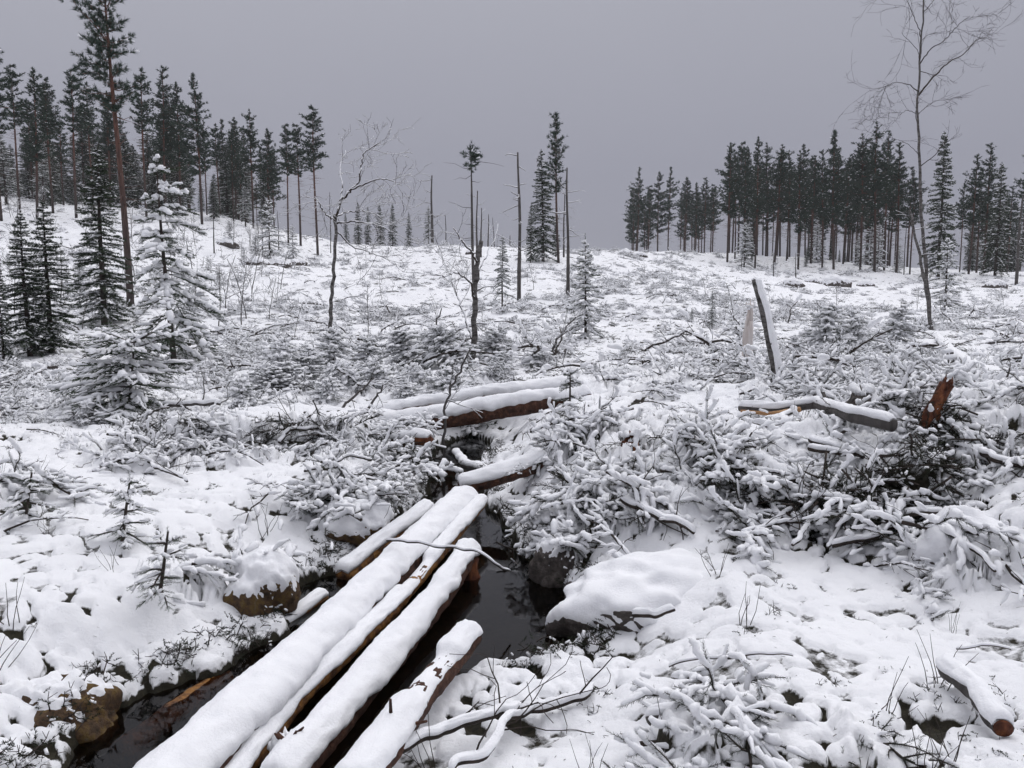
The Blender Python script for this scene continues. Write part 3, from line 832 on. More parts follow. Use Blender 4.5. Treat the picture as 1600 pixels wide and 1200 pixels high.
for i in range(16):
    px = fill.uniform(1140, 1420); stock_tree('small' if i % 2 else 'spruce', px, fill.uniform(340, 392), fill.uniform(84, 100), 'low dark spruce growing between the trunks of the right-hand stand', 'low spruces under the right-hand stand')
G_M = 'pines of the small far group left of the stand'
for i, (px, py, d) in enumerate([(993, 260, 128), (1010, 290, 136), (1025, 268, 132), (1041, 260, 126), (1065, 277, 134), (1083, 285, 132), (1097, 277, 128), (1109, 288, 136)]):
    stock_tree('pine', px, py, d, f'slim pine, {ordinal(i)} from the left in the small far group on the ridge', G_M, variant=(0, 2, 1)[i % 3])
for i in range(14):
    stock_tree('pine', fill.uniform(985, 1125), 285 + 25 * fill.random(), fill.uniform(136, 155), 'faint pine behind the small far group on the ridge', 'trees behind the small far group')
G_E = 'trees at the right edge of the picture'
stock_tree('spruce', 1460, 204, 74, 'big dense dark spruce standing alone behind the tall bare birch', G_E, variant=0)
for px, py, d, kk, lab in [(1507, 240, 84, 'pine', 'dark pine, left one of the trio right of the big dense spruce'), (1530, 223, 86, 'pine', 'tallest pine, middle of the trio right of the big dense spruce'), (1548, 252, 80, 'spruce', 'narrow spruce, right one of the trio right of the big dense spruce'), (1519, 262, 92, 'pine', 'lower pine squeezed between the first two of the right trio'), (1493, 285, 95, 'pine', 'lower pine between the big dense spruce and the trio'), (1566, 290, 96, 'pine', 'lower pine just right of the trio')]:
    stock_tree(kk, px, py, d, lab, G_E)
stock_tree('pine', 1597, 226, 70, 'pine with bare trunk cut off by the right edge of the picture', G_E, variant=2)
for i in range(22):
    stock_tree('spruce' if i % 3 else 'pine', fill.uniform(1480, 1640), fill.uniform(290, 365), fill.uniform(100, 125), 'low dark tree of the thicket behind the right-edge pines', 'thicket behind the right-edge pines')
# small far spruces on the ridge left of centre
for i, (px, py) in enumerate([(545, 332), (563, 315), (578, 322), (598, 318), (616, 317)]):
    stock_tree('spruce', px, py, 92, f'small dark spruce, {ordinal(i)} from the left in the ridge row behind the left birch', 'small spruces on the ridge')
stock_tree('spruce', 641, 331, 88, 'small broad dark spruce alone on the ridge, right of the row')
stock_tree('thin', 671, 322, 92, 'faint thin spruce beside the bare snag on the ridge')
# centre clump
stock_tree('spruce', 848, 232, 62, 'snow-dusted spruce directly left of the tall centre pine', 'trees of the centre clump', variant=1).scale.x *= 1.25
stock_tree('spruce', 829, 315, 60, 'lower snowy spruce at the left side of the centre clump', 'trees of the centre clump', variant=2)
stock_tree('spruce', 868, 340, 66, 'low dark spruce at the foot of the centre clump', 'trees of the centre clump', variant=0)
# mid-ground spruces on the left
widen(stock_tree('spruce', 165, 226, 26, 'dark bushy spruce with white boughs behind the snowy young spruce', None, variant=1))
widen(stock_tree('spruce', 46, 330, 18.5, 'dark spruce with snowy boughs, left one of the pair near the left edge', 'pair of spruces near the left edge', variant=0))
widen(stock_tree('spruce', 80, 312, 19, 'dark spruce with snowy boughs, right one of the pair near the left edge', 'pair of spruces near the left edge', variant=2))
stock_tree('spruce', 4, 390, 18, 'spruce cut off by the left edge of the picture', None, variant=2)
stock_tree('small', 426, 312, 56, 'snowy spruce with wide skirt at the foot of the hillside forest', None)
stock_tree('small', 404, 365, 52, 'low snowy spruce left of the wide-skirted one below the forest', None)
stock_tree('small', 462, 352, 60, 'small snowy spruce under the three slender pines', None)
stock_tree('small', 130, 400, 34, 'low snowy spruce on the slope behind the pair at left', None)
stock_tree('small', 365, 345, 58, 'snowy spruce in front of the hillside trunks, right of the young spruce', None)
stock_tree('small', 300, 370, 56, 'snowy spruce half hidden behind the snowy young spruce', None)
# mid-ground spruces elsewhere
stock_tree('thin', 785, 368, 33, 'spindly half-bare spruce left of the tall grey snag', None, variant=0)
stock_tree('small', 915, 374, 21, 'slim young spruce standing alone right of the centre clump', None, variant=1)
stock_tree('thin', 1112, 455, 22, 'thin snowy spruce sapling left of the broken leaning trunk', None, variant=1)
stock_tree('small', 1474, 372, 40, 'snowy young spruce standing right of the tall bare birch', None, variant=2)
stock_tree('small', 1018, 425, 60, 'little snowy spruce on the open slope below the small far group', None)
stock_tree('small', 985, 445, 45, 'little snowy sapling on the open slope right of centre', None)
stock_tree('small', 1053, 420, 66, 'tiny spruce beside a rock below the small far group', None)
stock_tree('thin', 1080, 480, 26, 'bare-looking spruce sapling on the slope left of the thin one', None)
# undergrowth of young spruces in the middle
und = [(432, 530, 13.5), (452, 565, 12.4), (485, 545, 13.5), (520, 515, 15), (545, 560, 12.5), (575, 530, 14), (600, 560, 12.6), (628, 515, 15.5), (655, 560, 12.6), (690, 570, 12.3), (712, 505, 15.2), (735, 585, 11.9), (765, 510, 16), (790, 548, 14), (680, 515, 17), (840, 540, 15), (505, 590, 11.6), (640, 590, 11.8), (415, 575, 12), (765, 560, 13)]
for i, (px, py, d) in enumerate(sorted(und)):
    o_ = stock_tree('bush', px, py, d, f'bushy snow-laden spruce sapling, {ordinal(i)} from the left in the middle thicket', 'spruce saplings of the middle thicket', cat='young tree'); o_.rotation_euler.x = tree_rng.normal(0, .22); o_.rotation_euler.y = tree_rng.normal(0, .22); widen(o_, tree_rng.uniform(1.0, 1.7))
for px, py, d, lab in [(1285, 478, 16, 'snow-bent young spruce lying low beyond the brush pile'), (1335, 482, 16.5, 'dark snow-bent spruce beside the lying one beyond the brush pile'), (1400, 478, 18, 'low snowy spruce bush left of the bare birch foot'), (1245, 525, 15, 'low snowy spruce bush right of the broken leaning trunk'), (1150, 560, 12.5, 'low dark spruce bush at the foot of the pale stump'), (375, 590, 10.4, 'small pale spruce sapling right of the big snowy bush')]:
    stock_tree('bush', px, py, d, lab, None, cat='young tree')

# hero young spruce at left, with heavy snow on its boughs
g = np.random.default_rng(301)
loc = site(271, 17.2)
plant('snowy_young_spruce', 'young spruce with heavy white snow on its drooping boughs', 'tree',
      spruce_parts(height_to(250, 246, loc), g, spread=.33, start=.15, whorl_gap=.33, twig=TW_MID, lump=LUMP_MID, needle_r=.042, snow=.42, snow_w=.066, droop=.72, dens=.9, gap_low=.10, lean=(-.05, 0), asym=.40, per=5), loc)
# broad snowy bush in front of it
loc = site(195, 10.6)
plant('snowy_spruce_bush', 'broad low spruce bush laden with snow in front of the young spruce', 'young tree',
      spruce_parts(height_to(195, 520, loc), np.random.default_rng(302), spread=.72, start=.05, whorl_gap=.15, twig=TW_MID, lump=LUMP_MID, needle_r=.026, snow=.55, snow_w=.036, droop=.30, dens=1.0, top=.36, per=6, gap_low=.12, lean=(.12, 0)), loc)
# seedlings in the left foreground
for px, py, top, lab, sd in [(190, 850, 752, 'leaning little spruce seedling in open snow at left', 303), (40, 815, 745, 'spruce seedling bowed under snow at the left edge', 304), (250, 925, 880, 'tiny snow-covered seedling above the stream bank', 306)]:
    p = hit(px, py)
    plant('spruce_seedling', lab, 'seedling', spruce_parts(max(.35, at_y(px, top, p[1])[2] - p[2]), np.random.default_rng(sd), spread=.48, start=.10, whorl_gap=.085, twig=TW_FINE, lump=LUMP_MID, needle_r=.014, snow=.45, snow_w=.013, droop=.4, dens=1.0, lean=(.18, 0), top=.06, per=4), p, group='spruce seedlings in the snow')
p = hit(890, 668)
plant('spruce_seedling', 'dark broken spruce top standing in snow right of the fallen trunks', 'seedling', spruce_parts(.62, np.random.default_rng(305), spread=.30, start=.05, whorl_gap=.12, twig=TW_FINE, lump=LUMP_MID, needle_r=.022, snow=.3, snow_w=.025, droop=.8, dens=.8, per=4), p)

# big red-trunked pine at left
loc = site(207, 31)
hh = height_to(180, -22, loc)
plant('red_pine', 'tall red-trunked pine with open clumpy crown rising above the forest', 'tree',
      pine_parts(hh, np.random.default_rng(311), .62, .105, TUFT_HI, .20, 1.5, .05, lean=-.022, stubs=26, open_=True, rfac=.0085), loc, mats=('pine_bark', 'pine_needles', 'snow'))
# tall centre pine
loc = site(872, 61)
plant('centre_pine', 'tall pine with narrow tiered crown towering over the centre clump', 'tree',
      pine_parts(height_to(862, 176, loc), np.random.default_rng(312), .48, .085, TUFT_HI, .24, .9, .12, lean=-.03, stubs=16, open_=False), loc, mats=('pine_bark', 'pine_needles', 'snow'))
loc = site(742, 36)
plant('tufted_pine', 'thin pine with only a small tuft of needles at its top', 'tree',
      pine_parts(height_to(731, 230, loc), np.random.default_rng(313), .86, .075, TUFT_HI, .17, 1.2, .10, lean=-.03, stubs=14, open_=True, rfac=.006), loc, mats=('dead_bark', 'pine_needles', 'snow'))

# dead snags
def snag(px, top, d, label, seed, r=.09, lean=0.0, stubs=10, twiggy=0.0, stub_len=.8, group='bare dead snags on the clear-cut'):
    g = np.random.default_rng(seed)
    loc = site(px, d); h = height_to(px, top, loc)
    tz = np.linspace(0, 1, 14); mb = MB(); sn = MB()
    B = np.stack([lean * h * tz + .01 * h * np.sin(tz * 6 + seed) * tz, 0 * tz, tz * h], -1)
    mb.tube(B, r * (1 - .62 * tz), 8, jit=.2, seed=seed)
    for k in range(stubs):
        s = g.uniform(.3, .98); i = min(int(s * 13), 12); p = B[i] + (B[i + 1] - B[i]) * (s * 13 - i)
        a = g.uniform(0, 6.28); dd = np.array([math.cos(a), math.sin(a) * .6, g.uniform(-.3, .4)])
        grow(mb, sn, p, dd, stub_len * g.uniform(.3, 1.2), r * .22, 1 if g.random() < twiggy else 0, g, 2, .18, .1, .006, .004, 4)
    o = thing('dead_snag', label, 'dead tree', loc, group)
    t_ = obj('trunk', mb, 'dead_bark', o)
    if sn.V: obj('snow', sn, 'snow', t_)
snag(811, 238, 38, 'tall grey snag with broken tip left of the centre clump', 401, .10, 0, 12, .3)
snag(887, 262, 38, 'tall snag with one dark side tuft right of the centre pine', 402, .09, -.01, 10, .9, 1.0)
snag(677, 274, 88, 'bare snag with stubby side branches on the ridge left of centre', 403, .17, 0, 9, .6, 1.9)
snag(746, 298, 60, 'thin broken snag right behind the tufted pine', 404, .09, 0, 5)
snag(752, 325, 66, 'shorter snag just right of the one behind the tufted pine', 405, .08, .01, 5)
snag(763, 335, 90, 'faint thin snag on the ridge, right of the tufted pine', 406, .09, .02, 4)
snag(698, 335, 92, 'faint thin snag on the ridge between the first snag and tufted pine', 407, .08, 0, 4)
snag(773, 340, 92, 'faint leaning stick-like snag left of the grey snag', 408, .06, -.05, 4)
snag(797, 368, 92, 'very short snag on the ridge left of the grey snag', 409, .10, 0, 2)
snag(1582, 306, 66, 'bare dark snag between the trio and the right edge', 410, .14, 0, 12, .3)
snag(880, 300, 66, 'thin dark snag among the trees of the centre clump', 411, .08, 0, 10, .5)
for i, (px, py, d) in enumerate([(440, 330, 66), (520, 300, 74), (1205, 395, 70), (1240, 395, 66), (1407, 330, 76), (340, 330, 52), (415, 345, 56), (1155, 400, 80)]):
    snag(px, py, d, ['thin dead stem left of the three slender pines', 'thin dead stem right of the slender pines', 'short pole-thin stem in front of the dark stand, left of the rocks', 'pole-thin stem in front of the dark stand, right of the short one', 'thin stem at the right end of the dark stand', 'thin stem rising beside the snowy young spruce on the slope', 'thin stem above the wide-skirted spruce', 'thin stem below the left end of the dark stand'][i], 420 + i, .05, fill.normal(0, .02), 6, .5, .6, 'thin dead stems')

# leafless frosted saplings
SAP = []
for i in range(4):
    g = np.random.default_rng(450 + i); mb = MB(); br = MB(); sn = MB()
    grow(mb, None, (0, 0, -.05), (0.05, 0, 1), 2.0, .02, 0, g, 0, .06, .1, 0, .008, 5)
    for k in range(11):
        z_ = g.uniform(.35, 1.9); a_ = g.uniform(0, 6.28)
        grow(br, sn, (0, 0, z_), (math.cos(a_), math.sin(a_), .9), (2.2 - z_) * g.uniform(.25, .55), .009, 2, g, 2, .14, .1, .009, .004, 3, .5, .6)
    SAP.append([mb.mesh('sapling_trunk', 'birch_bark'), br.mesh('sapling_branches', 'twig_bark'), sn.mesh('sapling_snow', 'snow')])
def sapling(px, py_top, d, label, group):
    loc = site(px, d); s = min(height_to(px, py_top, loc), 5) / 2.0
    o = thing('leafless_sapling', label, 'sapling', loc, group); o.scale = (s, s, s); o.rotation_euler.z = tree_rng.uniform(0, 6.28)
    ms = SAP[int(tree_rng.integers(0, 4))]
    t_ = bpy.data.objects.new('trunk', ms[0]); b_ = bpy.data.objects.new('branches', ms[1]); s_ = bpy.data.objects.new('snow', ms[2])
    for q in (t_, b_, s_): COL.objects.link(q)
    t_.parent = o; b_.parent = o; s_.parent = b_; b_['kind'] = 'stuff'; s_['kind'] = 'stuff'
for i in range(60):
    px = fill.uniform(-30, 450); d = fill.uniform(24, 70)
    b_px = 600 - FPX * math.tan(math.atan2(site(px, d)[2] - EYE, d) + PITCH)
    sapling(px, b_px - FPX / d * fill.uniform(1.2, 2.8), d, 'thin frosted leafless sapling on the slope below the hillside forest', 'frosted saplings on the left slope')
for i in range(34):
    px = fill.uniform(450, 1620); d = fill.uniform(18, 60)
    b_px = 600 - FPX * math.tan(math.atan2(site(px, d)[2] - EYE, d) + PITCH)
    sapling(px, b_px - FPX / d * fill.uniform(.6, 1.5), d, 'thin leafless sapling standing in the open clear-cut', 'leafless saplings on the open clear-cut')
for i, (px, py, d) in enumerate([(1200, 520, 14), (1225, 545, 11), (1540, 560, 10), (640, 545, 14), (590, 520, 15), (870, 530, 15), (975, 545, 14), (1590, 520, 14), (320, 560, 13), (350, 600, 11), (60, 600, 12)]):
    sapling(px, py, d, ['twiggy leafless sapling just right of the leaning trunk', 'low twiggy sapling at the foot of the leaning trunk', 'twiggy sapling right of the rust-red stump', 'twiggy sapling behind the fallen trunks, right of the thicket centre', 'twiggy sapling in the thicket right of the left birch', 'twiggy sapling left of the lone slim spruce', 'twiggy sapling right of the lone slim spruce', 'twiggy sapling at the right picture edge beyond the brush', 'twiggy sapling right of the snowy young spruce foot', 'low twiggy sapling right of the big snowy bush', 'twiggy sapling at the left edge beyond the open snow'][i], 'twiggy saplings in the near brush')
# bare birches -----------------------------------------------------------
def poly_path(pxs, d, dy=None):
    out = []
    for k, (px, py) in enumerate(pxs): out.append(at_y(px, py, d + (dy[k] if dy else 0)))
    return np.array(out)
def smooth_path(P, n):
    P = np.asarray(P, float); s = np.concatenate([[0], np.cumsum(np.linalg.norm(np.diff(P, axis=0), axis=1))])
    t = np.linspace(0, s[-1], n)
    Q = np.stack([np.interp(t, s, P[:, k]) for k in range(3)], -1)
    for _ in range(2): Q[1:-1] = .25 * Q[:-2] + .5 * Q[1:-1] + .25 * Q[2:]
    return Q
def birch(name, label, d, limbs, seed, snow_r, twig_n=10, twig_l=.9, depth=2, mat='birch_bark', spread=.6):
    """limbs: (pixel path, depth offsets, r0, r1)"""
    g = np.random.default_rng(seed)
    base = at_y(*limbs[0][0][0], d); base[2] = H(base[0], base[1]) - .05
    mb = MB(); br = MB(); sn = MB()
    for k, (path, dy, r0, r1, tw) in enumerate(limbs):
        P = poly_path(path, d, dy)
        if k == 0: P[0] = base
        P = P - base
        Q = smooth_path(P, max(10, len(P) * 5)); nq = len(Q)
        Q[1:-1] += g.normal(0, .012, (nq - 2, 3))
        rad = np.linspace(r0, r1, nq)
        (mb if k == 0 else br).tube(Q, rad, 8 if k == 0 else 6, jit=.12, seed=seed + k)
        if k and snow_r:
            sn.tube(Q + np.array([0, 0, 1.]) * (rad * .8)[:, None], (rad * .7 + snow_r) * g.uniform(.5, 1.2, nq), 5)
        for j in range(tw):
            s = g.uniform(.3, 1) ** .7; i = min(int(s * (nq - 1)), nq - 2)
            td = norm(Q[i + 1] - Q[i])
            nd = norm(td * .8 + g.normal(0, spread, 3) + np.array([0, 0, .05]))
            grow(br, sn if snow_r else None, Q[i], nd, twig_l * g.uniform(.5, 1.2), max(rad[i] * .4, .005), depth, g, 3, .16, .0, snow_r * .6, .0028, 4, .55, .62)
    o = thing(name, label, 'tree', base)
    t_ = obj('trunk', mb, mat, o); b_ = obj('branches', br, mat if mat != 'birch_bark' else 'twig_bark', o)
    if sn.V: obj('snow', sn, 'snow', b_)
birch('bare_birch', 'bare birch with one crooked limb and tangled snow-lined branches left of centre', 17.5, [
    ([(514, 552), (518, 470), (523, 400), (526, 352), (522, 335)], None, .046, .032, 0),
    ([(524, 345), (530, 320), (545, 300), (560, 285), (566, 255), (568, 238), (590, 224)], (0, 0, .1, .2, .3, .3, .2), .030, .008, 7),
    ([(530, 318), (536, 290), (530, 265), (540, 235)], (0, .2, .5, .8), .016, .005, 5),
    ([(546, 298), (575, 285), (600, 278), (628, 290)], (0, -.2, -.4, -.5), .019, .005, 9),
    ([(524, 345), (508, 335), (500, 318), (492, 308)], (0, -.3, -.5, -.7), .018, .006, 6),
    ([(525, 350), (550, 345), (585, 350), (615, 362)], (0, -.4, -.8, -1.0), .02, .006, 12),
    ([(525, 360), (548, 385), (580, 395), (605, 405)], (0, .3, .5, .8), .016, .005, 8),
    ([(522, 340), (545, 330), (572, 330), (600, 338)], (0, .5, 1.0, 1.3), .016, .005, 10)], 501, .0045, twig_l=.6, depth=2)
birch('bare_birch', 'bare forked birch with cut top in front of the tufted pine', 15.5, [
    ([(739, 580), (741, 520), (742, 450), (746, 400), (752, 376)], None, .060, .042, 0),
    ([(742, 470), (735, 440), (715, 425), (690, 432), (672, 428)], (0, -.2, -.5, -.8, -.9), .022, .006, 6),
    ([(746, 410), (735, 390), (718, 372), (708, 356)], (0, -.3, -.6, -.9), .022, .006, 6),
    ([(741, 540), (728, 500), (712, 455), (695, 415), (688, 395)], (0, .3, .6, .8, 1.0), .022, .005, 9),
    ([(744, 430), (760, 400), (775, 372), (778, 350)], (0, .4, .7, .9), .014, .004, 4)], 502, .006, twig_l=.5, depth=1)
birch('tall_birch', 'very tall bare birch with thin spreading twigs near the right edge', 24.0, [
    ([(1454, 515), (1449, 440), (1441, 350), (1436, 250), (1433, 150), (1439, 80), (1443, 0), (1447, -60)], None, .062, .016, 8),
    ([(1434, 150), (1450, 130), (1478, 100), (1505, 85), (1526, 62)], (0, .3, .8, 1.2, 1.6), .028, .008, 7),
    ([(1437, 100), (1455, 75), (1480, 60), (1495, 40), (1515, 25)], (0, -.4, -.8, -1.2, -1.5), .018, .005, 8),
    ([(1433, 142), (1420, 132), (1400, 128), (1372, 140)], (0, .4, .8, 1.1), .016, .004, 9),
    ([(1434, 178), (1418, 172), (1405, 180)], (0, .2, .4), .010, .004, 4),
    ([(1434, 180), (1448, 165), (1462, 158)], (0, .3, .4), .010, .004, 4),
    ([(1440, 60), (1430, 30), (1418, 5), (1410, -20)], (0, -.3, -.5, -.7), .014, .004, 8),
    ([(1434, 240), (1420, 225), (1385, 212)], (0, .5, 1.0), .009, .003, 3),
    ([(1443, 20), (1455, 5), (1470, -15)], (0, .3, .5), .012, .004, 6)], 503, 0, twig_l=1.0, depth=2)
birch('leaning_birch', 'thin broken stem leaning against the foot of the tall bare birch', 23.5, [
    ([(1457, 512), (1447, 450), (1436, 395), (1421, 328)], None, .06, .03, 4)], 504, .008, twig_l=.5, depth=1)
for i, (pth, d, lab) in enumerate([
    ([(678, 540), (682, 505), (690, 482)], 17, 'dark snapped sapling stem standing left of the forked birch'),
    ([(855, 560), (870, 530), (900, 495)], 15.5, 'thin stick leaning to the right beyond the fallen trunks'),
    ([(692, 672), (696, 640), (700, 615), (712, 590), (735, 545)], 9.6, 'crooked bare sapling growing beside the fallen trunks'),
    ([(515, 652), (545, 628), (585, 590)], 10.4, 'dark stick slanting out of the brush left of the fallen trunks'),
    ([(548, 668), (575, 640), (600, 600)], 10.2, 'second thin stick slanting beside the dark one')]):
    birch('bare_sapling', lab, d, [(pth, None, .035 if d > 12 else .022, .01, 5)], 510 + i, .006, twig_l=.35, depth=1, mat='dead_bark')

# ------------------------------------------------------------------ logs with snow caps
def cap_mesh(P, rad, thick, g, seed, phi_max=1.45, nphi=23, gaps=.0):
    """loaf of snow lying along the upper side of a log"""
    n_ = len(P); T = norm(np.gradient(P, axis=0))
    up = np.array([0, 0, 1.0]); Z = norm(up[None] - T * (T @ up)[:, None]); Y = np.cross(Z, T)
    s = np.concatenate([[0], np.cumsum(np.linalg.norm(np.diff(P, axis=0), axis=1))])
    ph = np.linspace(-1, 1, nphi)
    edge1 = phi_max * (.72 + .7 * (fbm(s * 3.2, s * 0 + 3, seed, 6, .6) - .38)); edge2 = phi_max * (.66 + .7 * (fbm(s * 3.2, s * 0 + 8, seed + 3, 6, .6) - .38))
    A = np.where(ph[None] < 0, ph[None] * edge1[:, None], ph[None] * edge2[:, None])
    th = thick * np.clip(1 - np.abs(ph[None]) ** 3.2, 0, 1) ** .6 * (.72 + .55 * fbm(s[:, None] * 5 + ph[None] * 0, ph[None] * 2 + 5 + s[:, None] * 0, seed + 7, 3))
    th = th + .42 * thick * (fbm(s[:, None] * 11 + ph[None] * 3, ph[None] * 4 + s[:, None] * 2, seed + 9, 5, .6) - .5) * (1 - np.abs(ph[None]) ** 4)
    endf = np.minimum(1, np.minimum(s, s[-1] - s) / (thick * 1.2 + 1e-6)); endf = np.sqrt(1 - (1 - endf) ** 2)
    th = th * (.15 + .85 * endf[:, None])
    if gaps > 0: th = th * sstep(gaps - .08, gaps + .08, fbm(s * 2.2, s * 0, seed + 15, 3))[:, None]
    ro = rad[:, None] + np.maximum(th, -.004) + .001; ri = rad[:, None] * .94 - .004 + 0 * th
    def pt(r_): return P[:, None] + r_[..., None] * (np.sin(A)[..., None] * Y[:, None] + np.cos(A)[..., None] * Z[:, None])
    ring = np.concatenate([pt(ro), pt(ri)[:, ::-1]], 1); k = ring.shape[1]
    i = np.arange(n_ - 1)[:, None]; j = np.arange(k)[None]; j2 = (j + 1) % k
    q = np.stack([i * k + j, i * k + j2, (i + 1) * k + j2, (i + 1) * k + j], -1).reshape(-1, 4)
    mb = MB(); mb.add(ring.reshape(-1, 3), q)
    for rg in (0, n_ - 1):
        c = ring[rg].mean(0); mb.V.append(c[None].astype(np.float32)); ci = mb.n; mb.n += 1
        a = rg * k + np.arange(k); b2 = rg * k + (np.arange(k) + 1) % k
        mb.F.append(np.stack([np.full(k, ci), b2, a] if rg == 0 else [np.full(k, ci), a, b2], -1).astype(np.int32))
    return mb
def log(name, label, cat, pts3, r0, r1, thick, seed, bark='log_bark', n_=70, bend=.02, gaps=0.0, sides=18, phi=1.45, group=None, end_mat=None, stubs=0, snow=True, jit=.14):
    g = np.random.default_rng(seed)
    P = smooth_path(np.array(pts3, float), n_)
    wl = np.linspace(0, 1, n_) * np.linalg.norm(P[-1] - P[0])
    if r0 < .05 and seed != 617: P = P + np.stack([fbm(wl * 5, wl * 0 + q * 7.7, seed, 3) - .5 for q in range(3)], -1) * min(.12, .25 * wl[-1]) * np.array([1, 1, .6])
    org = P.mean(0); P = P - org
    rad = np.linspace(r0, r1, n_)
    mb = MB(); mb.tube(P, rad, sides, jit=jit, seed=seed)
    for k in range(stubs):
        i = int(g.uniform(.1, .9) * n_); a = g.normal(size=3); a[2] = abs(a[2]) * .7; a = norm(a - norm(P[min(i + 1, n_ - 1)] - P[i - 1]) * .3)
        q = P[i][None] + a[None] * np.linspace(0, rad[i] + g.uniform(.04, .12), 3)[:, None]
        mb.tube(q, np.linspace(rad[i] * .18, rad[i] * .08, 3), 6)
    if r0 < .04 and wl[-1] > .5 and seed != 628:
        for k in range(int(g.integers(3, 7))):
            i = int(g.uniform(.15, .95) * (n_ - 1)); a = norm(norm(P[min(i + 1, n_ - 1)] - P[i - 1]) + g.normal(0, .6, 3))
            grow(mb, None, P[i], a, g.uniform(.15, .4), rad[i] * .45, 1, g, 2, .2, 0, 0, .0018, 4)
    o = thing(name, label, cat, org, group)
    b_ = obj('bark', mb, bark, o)
    if snow: obj('snow', cap_mesh(P, rad, thick, g, seed, phi, gaps=gaps), 'snow', o)
    if end_mat:
        for pt, dr, r_ in ((P[0], P[0] - P[1], rad[0]), (P[-1], P[-1] - P[-2], rad[-1])):
            em = MB(); dn = norm(dr)
            em.tube(np.array([pt - dn * .01, pt + dn * .012, pt + dn * .02 + g.normal(0, .004, 3)]), np.array([r_ * .9, r_ * .84, r_ * .3]), 14)
            obj('cut_end', em, end_mat, o)
    return o
Z = at_z
def near(px, py, off=.06):
    q = hit(px, py); e0 = np.array([0, 0, EYE]); return e0 + (q - e0) * (1 - off)
def log_part(root, name, pts3, r0, r1, _, seed, mat, n_):
    P = smooth_path(np.array(pts3, float), n_) - np.array(root.location)
    mb = MB(); mb.tube(P, np.linspace(r0, r1, n_), 10, jit=.2, seed=seed)
    return obj(name, mb, mat, root)
log('main_log', 'thickest snow-topped log of the crossing, running from the bottom edge to the brush', 'log', [Z(222, 1290, -.27), Z(524, 990, -.25), Z(728, 784, -.13)], .122, .104, .060, 601, n_=260, phi=1.6)
log('thin_log', 'thin snowy log with orange bark lying tight against the right of the thickest log', 'log', [Z(330, 1260, -.33), Z(470, 1085, -.30), Z(610, 955, -.25), Z(754, 784, -.10)], .052, .045, .042, 602, 'wet_orange_bark', n_=200, gaps=.36)
log('side_log', 'snowy log right of the crossing, lying half in dark water beside the pool', 'log', [Z(428, 1240, -.34), Z(562, 1085, -.31), Z(690, 932, -.27), Z(735, 862, -.22)], .078, .070, .052, 603, 'log_bark', n_=220, phi=1.6)
log('short_log', 'short snowy log with jagged end pointing at the pool, bottom centre', 'log', [Z(545, 1250, -.12), Z(660, 1085, -.12), Z(736, 995, -.14)], .070, .062, .045, 604, 'log_bark', n_=80, gaps=.30, stubs=3, end_mat='split_wood')
log('slim_log', 'slim snowy log with orange underside on the left of the crossing', 'log', [Z(536, 902, -.34), Z(600, 850, -.24), Z(672, 795, -.12)], .065, .055, .045, 605, 'wet_orange_bark', n_=60)
log('sunken_log', 'orange bark log lying bare in the water left of the thickest log', 'log', [Z(190, 1180, -.44), Z(280, 1110, -.42), Z(352, 1060, -.42)], .070, .060, .0, 606, 'wet_orange_bark', n_=50, snow=False)
log('sunken_log', 'bare brown log under water between the thickest log and side log', 'log', [Z(310, 1290, -.50), Z(440, 1110, -.48), Z(560, 1000, -.47)], .06, .05, .0, 607, 'wet_orange_bark', n_=50, snow=False)
log('log_chunk', 'short wet log chunk with a snow crust at the left boulder', 'log', [Z(432, 985, -.40), Z(470, 958, -.37), Z(505, 932, -.36)], .050, .045, .028, 608, 'wet_orange_bark', n_=30, gaps=.4)
log('log_stub', 'snowy log lying across the upper end of the crossing logs', 'log', [Z(718, 762, -.06), Z(780, 745, .02), Z(850, 722, .10)], .075, .085, .05, 609, n_=50)
# fallen trunks behind
log('fallen_pine', 'front fallen trunk with reddish bark under snow behind the stream', 'fallen trunk', [at_y(520, 678, 10.6), at_y(690, 656, 10.5), at_y(830, 632, 10.6), at_y(920, 622, 10.9)], .135, .115, .080, 610, 'log_bark', n_=120)
log('fallen_pine', 'rear snow-covered fallen trunk parallel to the reddish one', 'fallen trunk', [at_y(470, 672, 11.2), at_y(640, 643, 11.3), at_y(780, 620, 11.5), at_y(900, 604, 12.0)], .12, .10, .085, 611, 'log_bark', n_=120)
log('broken_pole', 'thin snowy pole lying in brush right of the snow bush', 'branch', [at_y(255, 632, 10.4), at_y(345, 632, 10.2)], .03, .025, .03, 612, 'dead_bark', n_=40)
log('snow_arch', 'snow-covered bent branch arching down in the left brush', 'branch', [at_y(262, 672, 9.0), at_y(285, 670, 8.8), at_y(300, 700, 8.4), at_y(318, 735, 8.0)], .035, .03, .04, 613, 'dead_bark', n_=50)
log('wedge_log', 'short snow-capped log ending in red splintered wood over the stream', 'log', [at_y(615, 690, 9.4), at_y(650, 685, 9.2), at_y(672, 688, 9.1)], .08, .07, .045, 614, 'red_wood', n_=30)
log('small_log', 'small snowy log sloping to water in the gap behind the crossing', 'log', [at_y(708, 708, 9.6), at_y(735, 728, 9.2), at_y(768, 745, 8.6)], .045, .05, .03, 615, 'dead_bark', n_=40)
